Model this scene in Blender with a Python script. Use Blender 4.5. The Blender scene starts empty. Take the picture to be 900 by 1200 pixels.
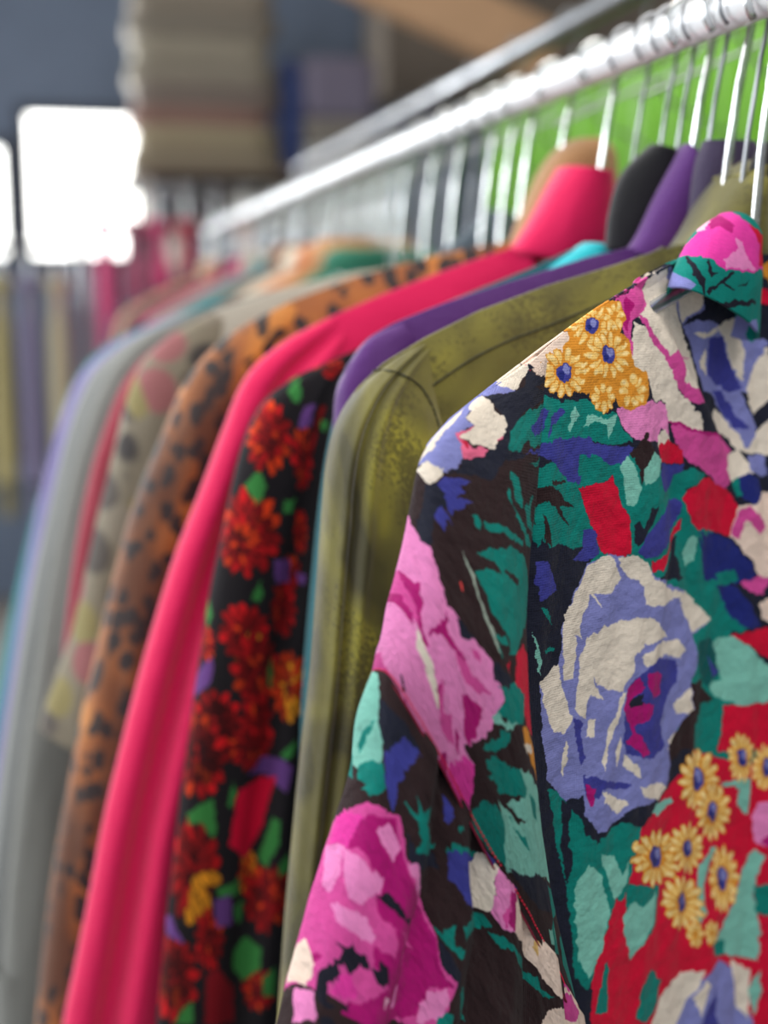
import bpy, bmesh, math, random
import numpy as np
from mathutils import Vector

# ------------------------------------------------------------------ camera, world, lights, exposure
scene = bpy.context.scene
COL = scene.collection
F_PX, W_PX, H_PX = 1500.0, 900.0, 1200.0
CAM = np.array([0.0, 0.0, 1.45])
PITCH, YAW = math.radians(9.91), math.radians(13.48)

cam_data = bpy.data.cameras.new('camera')
cam = bpy.data.objects.new('camera', cam_data)
COL.objects.link(cam)
cam.location = CAM
cam.rotation_euler = (math.pi / 2 - PITCH, 0, -YAW)
cam_data.sensor_fit = 'HORIZONTAL'
cam_data.sensor_width = 36.0
cam_data.lens = 36.0 * F_PX / W_PX
cam_data.clip_start = 0.02
cam_data.dof.use_dof = True
cam_data.dof.focus_distance = 0.62
cam_data.dof.aperture_fstop = 4.2
scene.camera = cam

world = bpy.data.worlds.new('daylight')
scene.world = world
world.use_nodes = True
world.node_tree.nodes['Background'].inputs[0].default_value = (0.86, 0.93, 1.0, 1)
world.node_tree.nodes['Background'].inputs[1].default_value = 0.8

def area_light(name, loc, target, size, size_y, power, color):
    l = bpy.data.lights.new(name, 'AREA'); l.shape = 'RECTANGLE'
    l.size = size; l.size_y = size_y; l.energy = power; l.color = color
    o = bpy.data.objects.new(name, l); COL.objects.link(o)
    o.location = loc
    o.rotation_euler = (Vector(target) - Vector(loc)).to_track_quat('-Z', 'Y').to_euler()
    return o
area_light('window_daylight', (-1.2, 5.6, 2.3), (0.2, 0.6, 1.3), 2.4, 1.6, 110, (0.93, 0.97, 1.0))
area_light('shop_front_daylight', (-2.6, 1.6, 2.2), (0.35, 1.2, 1.4), 2.6, 1.8, 95, (0.97, 0.99, 1.0))
area_light('ceiling_tube_light', (0.2, 0.9, 3.3), (0.2, 0.9, 0.0), 1.6, 3.0, 44, (1.0, 0.96, 0.9))

area_light('added_front_fill', (0.7, -0.9, 3.2), (0.35, 0.6, 1.2), 1.4, 1.4, 34, (1.0, 0.97, 0.93))  # unseen fill behind the camera, added to brighten the front of the floral blouse

scene.view_settings.view_transform = 'Standard'
scene.view_settings.look = 'None'
scene.view_settings.gamma = 1.0
scene.view_settings.use_curve_mapping = False
scene.view_settings.exposure = 0.1

# ------------------------------------------------------------------ helpers
CP, SP, CY, SY = math.cos(PITCH), math.sin(PITCH), math.cos(YAW), math.sin(YAW)
FWD = np.array([SY * CP, CY * CP, -SP]); RIGHT = np.array([CY, -SY, 0.0]); UP = np.cross(RIGHT, FWD)

def ray(px, py):
    return FWD + RIGHT * ((px - W_PX / 2) / F_PX) + UP * ((H_PX / 2 - py) / F_PX)

def at_y(px, py, Y):                       # measured point of the photograph at the distance Y
    r = ray(px, py); return CAM + r * ((Y - CAM[1]) / r[1])

def lattice(i, j, seed):
    h = (i.astype(np.int64) * 374761393 + j.astype(np.int64) * 668265263 + int(seed) * 2147483647) & 0xffffffff
    h = ((h ^ (h >> 13)) * 1274126177) & 0xffffffff
    return ((h ^ (h >> 16)) & 0xffff) / 32767.5 - 1.0

def vnoise(x, y, seed=0):                  # smooth value noise, -1..1
    x = np.asarray(x, float); y = np.asarray(y, float)
    xi, yi = np.floor(x), np.floor(y); fx, fy = x - xi, y - yi
    fx = fx * fx * fx * (fx * (fx * 6 - 15) + 10); fy = fy * fy * fy * (fy * (fy * 6 - 15) + 10)
    a = lattice(xi, yi, seed); b = lattice(xi + 1, yi, seed); c = lattice(xi, yi + 1, seed); d = lattice(xi + 1, yi + 1, seed)
    return (a * (1 - fx) + b * fx) * (1 - fy) + (c * (1 - fx) + d * fx) * fy

def catmull(P, n):                         # resample control rows P (k x m) into n rows
    P = np.asarray(P, float); k = len(P)
    t = np.linspace(0, k - 1, n); i = np.clip(np.floor(t).astype(int), 0, k - 2); f = (t - i)[:, None]
    p0 = P[np.maximum(i - 1, 0)]; p1 = P[i]; p2 = P[i + 1]; p3 = P[np.minimum(i + 2, k - 1)]
    return 0.5 * (2 * p1 + (p2 - p0) * f + (2 * p0 - 5 * p1 + 4 * p2 - p3) * f * f + (3 * p1 - p0 - 3 * p2 + p3) * f ** 3)

def tag(o, label=None, cat=None, group=None, kind=None):
    if label: o['label'] = label
    if cat: o['category'] = cat
    if group: o['group'] = group
    if kind: o['kind'] = kind
    return o

def empty(name, loc, rz=0.0):
    o = bpy.data.objects.new(name, None); COL.objects.link(o)
    o.empty_display_size = 0.05; o.location = loc; o.rotation_euler = (0, 0, rz)
    return o

def mesh_object(name, verts, faces, mat, parent=None, uvs=None, smooth=True):
    me = bpy.data.meshes.new(name)
    me.from_pydata([tuple(map(float, v)) for v in verts], [], faces)
    if uvs is not None:
        lay = me.uv_layers.new(name='UVMap')
        idx = np.empty(len(me.loops), dtype=np.int32); me.loops.foreach_get('vertex_index', idx)
        lay.data.foreach_set('uv', np.asarray(uvs, np.float32)[idx].ravel())
    if smooth:
        me.polygons.foreach_set('use_smooth', np.ones(len(me.polygons), dtype=bool))
    me.materials.append(mat); me.update()
    o = bpy.data.objects.new(name, me); COL.objects.link(o)
    if parent: o.parent = parent
    return o

def grid_faces(nr, nc, closed):
    f = []
    for r in range(nr - 1):
        for c in range(nc - (0 if closed else 1)):
            c2 = (c + 1) % nc
            f.append((r * nc + c, r * nc + c2, (r + 1) * nc + c2, (r + 1) * nc + c))
    return f

def grid_object(name, P, mat, parent, UV=None, closed=False, thick=0.0, flip=False, cap=False):
    nr, nc = P.shape[:2]
    if closed and UV is not None:          # repeat the seam column so that the UV does not run backwards
        P = np.concatenate([P, P[:, :1]], axis=1); nc += 1; closed = False
    f = grid_faces(nr, nc, closed)
    if cap: f.append(tuple(range(nc)))
    if flip: f = [tuple(reversed(q)) for q in f]
    o = mesh_object(name, P.reshape(-1, 3), f, mat, parent, None if UV is None else UV.reshape(-1, 2))
    if thick:
        m = o.modifiers.new('cloth_thickness', 'SOLIDIFY'); m.thickness = thick; m.offset = -1
    return o

def tube_mesh(path, rad, nseg=10, flat=1.0):
    path = np.asarray(path, float); n = len(path); V = []
    up = np.array([0, 0, 1.0])
    for i in range(n):
        t = path[min(i + 1, n - 1)] - path[max(i - 1, 0)]; t /= np.linalg.norm(t) + 1e-9
        a = np.cross(t, up)
        if np.linalg.norm(a) < 0.15: a = np.cross(t, np.array([0, 1.0, 0]))
        a /= np.linalg.norm(a); b = np.cross(a, t)
        r = rad[i] if hasattr(rad, '__len__') else rad
        for k in range(nseg):
            th = 2 * math.pi * k / nseg
            V.append(path[i] + r * (math.cos(th) * a + flat * math.sin(th) * b))
    f = grid_faces(n, nseg, True)
    f.append(tuple(reversed(range(nseg)))); f.append(tuple(range((n - 1) * nseg, n * nseg)))
    return V, f

def box_mesh(c, s, bevel=0.0):
    bm = bmesh.new(); bmesh.ops.create_cube(bm, size=1.0)
    for v in bm.verts: v.co = Vector((c[0] + v.co.x * s[0], c[1] + v.co.y * s[1], c[2] + v.co.z * s[2]))
    if bevel: bmesh.ops.bevel(bm, geom=bm.edges[:], offset=bevel, segments=2, affect='EDGES', profile=0.6)
    V = [v.co.copy() for v in bm.verts]; bm.verts.index_update(); Fc = [tuple(v.index for v in f.verts) for f in bm.faces]
    bm.free(); return V, Fc

# ------------------------------------------------------------------ materials
def new_mat(name):
    m = bpy.data.materials.new(name); m.use_nodes = True
    return m, m.node_tree, m.node_tree.nodes['Principled BSDF']

def srgb(c):
    return tuple((v / 12.92 if v <= 0.04045 else ((v + 0.055) / 1.055) ** 2.4) for v in [x / 255.0 for x in c]) + (1.0,)

def weave(nt, bsdf, scale=1600.0, strength=0.25, crinkle=0.3, crinkle_scale=90.0, height_in=None):
    """fine relief of the cloth: a twill of two crossed waves plus soft crinkles, in cloth metres"""
    N, L = nt.nodes, nt.links
    uv = N.new('ShaderNodeUVMap')
    w1 = N.new('ShaderNodeTexWave'); w1.inputs['Scale'].default_value = scale / 6.283; w1.bands_direction = 'X'
    w2 = N.new('ShaderNodeTexWave'); w2.inputs['Scale'].default_value = scale / 6.283; w2.bands_direction = 'Y'
    mx = N.new('ShaderNodeMath'); mx.operation = 'ADD'
    nz = N.new('ShaderNodeTexNoise'); nz.inputs['Scale'].default_value = crinkle_scale; nz.inputs['Detail'].default_value = 4
    for n in (w1, w2, nz): L.new(uv.outputs[0], n.inputs['Vector'])
    L.new(w1.outputs['Fac'], mx.inputs[0]); L.new(w2.outputs['Fac'], mx.inputs[1])
    b1 = N.new('ShaderNodeBump'); b1.inputs['Strength'].default_value = strength; b1.inputs['Distance'].default_value = 0.0004
    b2 = N.new('ShaderNodeBump'); b2.inputs['Strength'].default_value = crinkle; b2.inputs['Distance'].default_value = 0.004
    L.new(mx.outputs[0], b1.inputs['Height']); L.new(nz.outputs['Fac'], b2.inputs['Height'])
    L.new(b2.outputs['Normal'], b1.inputs['Normal']); L.new(b1.outputs['Normal'], bsdf.inputs['Normal'])
    return uv

def fabric(name, rgb, rough=0.85, sheen=0.25, var=0.12, crinkle=0.3, weave_s=0.25, crinkle_scale=90.0, spec=0.25):
    m, nt, b = new_mat(name); N, L = nt.nodes, nt.links
    uv = weave(nt, b, strength=weave_s, crinkle=crinkle, crinkle_scale=crinkle_scale)
    nz = N.new('ShaderNodeTexNoise'); nz.inputs['Scale'].default_value = 400; nz.inputs['Detail'].default_value = 3
    L.new(uv.outputs[0], nz.inputs['Vector'])
    mix = N.new('ShaderNodeMix'); mix.data_type = 'RGBA'
    c = srgb(rgb); mix.inputs[6].default_value = tuple(v * (1 - var) for v in c[:3]) + (1,)
    mix.inputs[7].default_value = tuple(min(1, v * (1 + var)) for v in c[:3]) + (1,)
    L.new(nz.outputs['Fac'], mix.inputs[0]); L.new(mix.outputs[2], b.inputs['Base Color'])
    b.inputs['Roughness'].default_value = rough; b.inputs['Sheen Weight'].default_value = sheen
    b.inputs['Sheen Roughness'].default_value = 0.5; b.inputs['Specular IOR Level'].default_value = spec
    return m

def plain(name, rgb, rough=0.5, metal=0.0, noise=0.0, spec=0.5, emit=0.0):
    m, nt, b = new_mat(name); N, L = nt.nodes, nt.links
    c = srgb(rgb); b.inputs['Base Color'].default_value = c
    if noise:
        tc = N.new('ShaderNodeTexCoord'); nz = N.new('ShaderNodeTexNoise'); nz.inputs['Scale'].default_value = 6; nz.inputs['Detail'].default_value = 5
        L.new(tc.outputs['Object'], nz.inputs['Vector'])
        mix = N.new('ShaderNodeMix'); mix.data_type = 'RGBA'
        mix.inputs[6].default_value = tuple(v * (1 - noise) for v in c[:3]) + (1,); mix.inputs[7].default_value = tuple(min(1, v * (1 + noise)) for v in c[:3]) + (1,)
        L.new(nz.outputs['Fac'], mix.inputs[0]); L.new(mix.outputs[2], b.inputs['Base Color'])
    b.inputs['Roughness'].default_value = rough; b.inputs['Metallic'].default_value = metal; b.inputs['Specular IOR Level'].default_value = spec
    if emit:
        b.inputs['Emission Color'].default_value = c; b.inputs['Emission Strength'].default_value = emit
    return m

# ------------------------------------------------------------------ garments on hangers
BAR_X, BAR_Z, BAR_R = 0.38, 1.611, 0.013
Z0 = 0.80
PARTS = {}                                  # surfaces by (garment, part) for seams and prints

def project(P):
    q = np.asarray(P, float) - CAM
    w = q @ FWD
    return np.stack([W_PX / 2 + F_PX * (q @ RIGHT) / w, H_PX / 2 - F_PX * (q @ UP) / w], -1)

class Garment:
    """local x runs along the hanger to the aisle side, local y to the front of the garment, z up"""
    def __init__(self, name, y, yaw=0.0, label='', cat='blouse', group=None, x=BAR_X, lift=0.0):
        self.name, self.psi = name, math.radians(yaw)
        self.O = np.array([x, y, 0.0])
        self.e = np.array([-math.cos(self.psi), -math.sin(self.psi), 0.0])
        self.n = np.array([math.sin(self.psi), -math.cos(self.psi), 0.0])
        self.lift = lift
        self.root = empty(name, (x, y, Z0 + lift), math.pi + self.psi)
        tag(self.root, label, cat, group)
    def pt(self, px, py, d=0.0):            # measured point on the garment's own plane -> (s, z)
        r = ray(px, py); k = (d - (CAM - self.O) @ self.n) / (r @ self.n)
        P = CAM + r * k
        return (P - self.O) @ self.e, P[2]
    def world(self, s, d, z):
        s, d, z = np.broadcast_arrays(s, d, z)
        return self.O + s[..., None] * self.e + d[..., None] * self.n + z[..., None] * np.array([0, 0, 1.0])
    def bend(self, s):
        if abs(self.psi) > 1.0: return 0.0 * s                      # the far half of a turned hanger stays square to the rail
        return np.where(s < 0, -s * math.tan(self.psi) * 1.15, 0.0)

def sleeve(g, rows, mat, name='sleeve', extend=None, n=80, m=88, folds=(), wr=(0.004, 0.0015), seed=1,
           p=0.75, thick=0.0, mirror=True, long_f=1.6, key=None, sag=None):
    R = []
    for (lx, ly, rx, ry, dc, b) in rows:
        ls, lz = g.pt(lx, ly, dc); rs, rz = g.pt(rx, ry, dc)
        kl = g.pt(lx + 1, ly, dc)[0] - ls; kr = g.pt(rx + 1, ry, dc)[0] - rs
        t_ = np.linspace(0, 2 * math.pi, 48, endpoint=False); c_, s_ = np.cos(t_), np.sin(t_)
        for _ in range(3):                  # the rounded cloth, not its middle line, meets the measured edge
            rg = g.world((ls + rs) / 2 + (ls - rs) / 2 * c_, dc + b * np.sign(s_) * np.abs(s_) ** 0.75, (lz + rz) / 2 + (lz - rz) / 2 * c_)
            q = project(rg)[:, 0]
            ls = ls + kl * np.clip(lx - q.min(), -40, 40) * 0.8; rs = rs + kr * np.clip(rx - q.max(), -40, 40) * 0.8
        R.append((ls, lz, rs, rz, dc, b))
    if extend:
        a, b2 = np.array(R[-2]), np.array(R[-1]); dz = max(0.02, (a[1] + a[3] - b2[1] - b2[3]) / 2)
        for k in range(1, 4):
            q = b2 + (b2 - a) / dz * (k / 3) * ((b2[1] + b2[3]) / 2 - extend) * np.array([0.35, 1, 0.35, 1, 0, 0])
            R.append(tuple(q))
    return sleeve_metric(g, R, mat, name, n, m, folds, wr, seed, p, thick, mirror, long_f, key, sag)

def sleeve_metric(g, R, mat, name='sleeve', n=80, m=88, folds=(), wr=(0.004, 0.0015), seed=1, p=0.75,
                  thick=0.0, mirror=True, long_f=1.6, key=None, sag=None):
    C = catmull(R, n)
    th = np.linspace(-math.pi / 2, 1.5 * math.pi, m, endpoint=False)[None, :]
    Ls, Lz, Rs, Rz, dc, b = [C[:, i][:, None] for i in range(6)]
    sc, a, zc, az = (Ls + Rs) / 2, (Ls - Rs) / 2, (Lz + Rz) / 2, (Lz - Rz) / 2
    v = np.concatenate([[0], np.cumsum(np.hypot(np.diff(sc[:, 0]), np.diff(zc[:, 0])))])[:, None]
    tn = np.linspace(0, 1, n)[:, None]
    ct, st = np.cos(th), np.sin(th)
    fr = (1 - ct) / 2
    ramp = np.clip(b / np.max(b), 0, 1)
    s = sc + a * ct
    z = zc + az * ct
    if hasattr(p, '__len__'):               # how softly the inner edge runs into the body, row by row
        pr = catmull([[q] for q in p], n); pe = 0.75 + (pr - 0.75) * fr
    else: pe = p
    d = dc + b * np.sign(st) * np.abs(st) ** pe
    front = np.clip(st, 0, 1) ** 0.6
    if sag is not None: z = z - catmull([[q] for q in sag], n) * np.clip(st, 0, 1)
    for (f0, f1, w, amp) in folds:
        d = d + amp * np.exp(-((fr - (f0 + (f1 - f0) * tn)) / w) ** 2) * front * ramp
    side = np.where(st >= 0, 1.0, -1.0) * np.abs(st) ** 0.8
    u0 = ct * a
    nz = vnoise(u0 * 28 + 7 * seed, v * long_f * 3 + 3.1 * seed, seed) * wr[0] + vnoise(u0 * 75 + v * 12, v * 16 - u0 * 9, seed + 5) * wr[1]
    nz = nz + vnoise(u0 * 170 + v * 30, v * 55 - u0 * 24, seed + 9) * wr[1] * 0.4
    d = d + nz * side * ramp
    s = s + vnoise(v * 9, v * 0 + seed, seed + 3) * wr[1] * 0.7 * ct
    P = np.stack(np.broadcast_arrays(s, d, z - Z0), -1)
    Q = np.concatenate([P, P[:, :1]], 1)
    seg = np.linalg.norm(np.diff(Q, axis=1), axis=2)
    arc = np.concatenate([np.zeros((n, 1)), np.cumsum(seg, axis=1)], 1)
    arc = arc - arc[:, m // 2][:, None]
    UV = np.stack([arc, np.broadcast_to(-v, arc.shape)], -1)
    o = grid_object(name, P, mat, g.root, UV, True, thick, flip=True)
    PARTS[(g.name, key or name)] = dict(P=P, UV=UV[:, :m], g=g, front=(st > 0.02) & np.ones((n, 1), bool), obj=o)
    if mirror:
        M = P[::2, ::2].copy(); bd = g.bend(-M[..., 0]); M[..., 1] += bd; M[..., 0] *= -1
        UVm = UV[::2, ::2]
        if UVm.shape[1] == M.shape[1]: UVm = np.concatenate([UVm, UVm[:, -1:]], 1)
        grid_object(name, M, mat, g.root, UVm, True, thick)
    return o

def shoulder_curve(g, top_px, d0):
    q = np.array(sorted(g.pt(x, y, d0) for x, y in top_px))
    return q[:, 0], q[:, 1]

def body(g, top_px, mat, d0=0.0, T=0.014, hem=0.62, neck=0.075, dip=0.07, dip_back=0.012, wr=(0.004, 0.0012), seed=1, nc=111, nr=90,
         ridges=(), width=0.98, front_pull=0.0, metric=None, key='body', hang=None):
    ss, zz = metric if metric is not None else shoulder_curve(g, top_px, d0)
    g.shoulder = (ss, zz)
    W = ss[-1] * width; neck = min(neck, max(0.03, float(ss[0])))
    sv = np.linspace(-W, W, nc)[None, :]
    ab = np.abs(sv)
    k1 = min(1.0, neck / max(ss[0], 1e-3))
    zn = float(np.interp(neck, ss, zz)) if ss[0] <= neck else float(zz[0] + (ss[0] - neck) * 0.42)
    xs = np.concatenate([[neck], ss[ss > neck]]); zs = np.concatenate([[zn], zz[ss > neck]])
    zt = np.interp(ab, xs, zs)
    t = (np.linspace(0, 1, nr) ** 1.8)[:, None]
    objs = []
    for sgn, dp in ((1, dip), (-1, dip_back)):
        ztop = zt - dp * np.clip(1 - (ab / neck) ** 2.2, 0, 1)
        z = ztop + (hem - ztop) * t
        dist = ztop - z
        prof = 1 - np.exp(-dist / 0.028)
        nk = np.clip((neck + 0.02 - ab) / 0.03, 0, 1)
        prof = np.maximum(prof, nk * nk * (3 - 2 * nk))
        edge = np.sqrt(np.clip(1 - (ab / (W * 1.001)) ** 5, 0, 1))
        d = d0 + sgn * T * prof * edge
        grow = np.clip(dist / 0.12, 0.12, 1) * edge
        nz = vnoise(sv * 26 + 3 * seed, z * 3.0 + seed, seed + sgn) * wr[0] + vnoise(sv * 70 + z * 9, z * 18 - sv * 8, seed + 4 + sgn) * wr[1] \
            + vnoise(sv * 170, z * 60 - sv * 20, seed + 8) * wr[1] * 0.4
        d = d + nz * grow
        if sgn > 0:
            for (s0, z0, s1, z1, w, amp, step) in ridges:   # soft fold lines running down the front
                f = np.clip((z - z0) / (z1 - z0), -0.3, 1.3); cx = s0 + (s1 - s0) * f
                fall = np.clip(1.15 - np.abs(f - 0.5) * 1.1, 0, 1)
                d = d + amp * np.exp(-((sv - cx) / w) ** 2) * fall - step * fall / (1 + np.exp((sv - cx) / (w * 0.5)))
            d = d + front_pull * np.clip(dist / 0.4, 0, 1)
        d = d + g.bend(sv)
        P = np.stack(np.broadcast_arrays(sv, d, z - Z0), -1)
        UV = np.stack(np.broadcast_arrays(sv, z), -1) * np.array([1, 1])
        nm = 'front_panel' if sgn > 0 else 'back_panel'
        o = grid_object(nm, P, mat, g.root, UV, False, 0.0012, flip=(sgn > 0))
        PARTS[(g.name, key if sgn > 0 else key + '_back')] = dict(P=P, UV=UV, g=g, front=np.ones(P.shape[:2], bool), obj=o)
        objs.append(o)
    return objs

def on_surface(part, pts, lift=0.0006):
    """points of a drawn seam, laid on a cloth surface"""
    g, P = part['g'], part['P']
    Wd = g.world(P[..., 0], P[..., 1], P[..., 2] + Z0); px = project(Wd)
    out = []
    for (x, y) in pts:
        dd = np.hypot(px[..., 0] - x, px[..., 1] - y); dd = np.where(part['front'], dd, 1e9)
        i = np.unravel_index(np.argmin(dd), dd.shape); d = P[i][1] + lift
        s, z = g.pt(x, y, d); out.append((s, d, z - Z0))
    return np.array(out)

def seam(g, part, pts, mat, r=0.0005, name='seam', n=60, parent=None, lift=0.0003):
    q = on_surface(PARTS[part], catmull(pts, n), lift)
    V, f = tube_mesh(q, r, 6)
    return mesh_object(name, V, f, mat, parent or g.root)

def hanger(g, mat, label, drop=0.017, hook_top=None, tilt=0.0, arm=True, name='clothes_hanger', group='plastic hangers on the rail', stem=None):
    root = empty(name, (g.O[0], g.O[1], Z0 + g.lift), math.pi + g.psi)
    tag(root, label, 'hanger', group)
    zb = BAR_Z - Z0; r = (BAR_R + 0.0034) / max(0.5, math.cos(g.psi)) if abs(g.psi) < 1 else BAR_R + 0.0034
    apex = (min(1.48, float(g.shoulder[1][0]) - drop + 0.006) if stem is None else stem) - Z0
    hook = []
    for k in range(25):                     # over the rail and down to the neck of the hanger
        a = math.radians(-50 + 245 * k / 24)
        hook.append((r * math.cos(a) * 1.0, 0, zb + r * math.sin(a)))
    x0 = hook[-1][0]
    for f in np.linspace(0.15, 1, 8):
        hook.append((x0 * (1 - f) ** 2, 0, hook[24][2] + (apex - 0.006 - hook[24][2]) * f))
    V, f = tube_mesh(hook, 0.0026 if mat is M['white_plastic'] else 0.0014, 8)
    c, s_ = math.cos(tilt), math.sin(tilt)
    mesh_object('hook', V, f, mat, root)
    if arm:
        ss, zz = g.shoulder; W = ss[-1] * 0.86
        for sg in (1, -1):
            pts = [(0, 0, apex)]
            for q in np.linspace(0.03, W, 14):
                zt = np.interp(q, ss, zz) - Z0 - drop if q > ss[0] else None
                if zt is None:
                    z1 = zz[0] - Z0 - drop; zt = apex + (z1 - apex) * min(1.0, q / max(ss[0], 0.04))
                pts.append((sg * q, float(g.bend(np.array(sg * q))), zt))
            V, f = tube_mesh(catmull(pts, 30), 0.0042 if mat is M['white_plastic'] else 0.0016, 8)
            mesh_object('arm', V, f, mat, root)
    return root

def plain_garment(name, y, mat, label, cat, W=0.2, x=BAR_X, yaw=0.0, lift=0.0, neck_z=1.478, tip_z=1.385, out=0.06, b=0.022, seed=1, collar=None, group=None, hem=0.72, sleeve_mat=None):
    g = Garment(name, y, yaw, label, cat, group, x, lift)
    ss = np.linspace(0.07, W, 8); zz = neck_z + (tip_z - neck_z) * ((ss - 0.07) / (W - 0.07)) ** 1.25
    body(g, None, mat, T=b * 0.7, seed=seed, nc=45, nr=36, neck=0.07, metric=(ss, zz), hem=hem)
    zt = lambda q: float(np.interp(q, ss, zz))
    R = [(W - 0.08, zt(W - 0.08), W - 0.075, zt(W - 0.07), 0, 0.003), (W - 0.03, zt(W - 0.03), W - 0.08, tip_z - 0.03, 0, b * 0.6), (W, tip_z - 0.01, W - 0.085, tip_z - 0.07, 0, b * 0.9),
         (W + out * 0.25, tip_z - 0.07, W - 0.08, tip_z - 0.13, 0, b), (W + out * 0.55, tip_z - 0.2, W - 0.06, tip_z - 0.24, 0, b), (W + out * 0.85, tip_z - 0.38, W - 0.03, tip_z - 0.4, 0, b), (W + out, tip_z - 0.54, W - 0.01, tip_z - 0.54, 0, b)]
    sleeve_metric(g, R, sleeve_mat or mat, n=34, m=32, wr=(0.004, 0.001), seed=seed + 1)
    if collar:
        h = collar
        C = [(0.075, neck_z - 0.012, -0.075, neck_z - 0.012, 0, b + 0.006), (0.07, neck_z + h * 0.4, -0.07, neck_z + h * 0.4, 0, b + 0.008), (0.06, neck_z + h, -0.06, neck_z + h, 0, b + 0.004), (0.066, neck_z + h * 0.9, -0.066, neck_z + h * 0.9, 0, b + 0.009), (0.078, neck_z + h * 0.3, -0.078, neck_z + h * 0.3, 0, b + 0.012)]
        sleeve_metric(g, C, mat, 'collar', n=16, m=32, wr=(0.001, 0.0004), seed=seed + 2, thick=0.0015, mirror=False)
    return g

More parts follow.
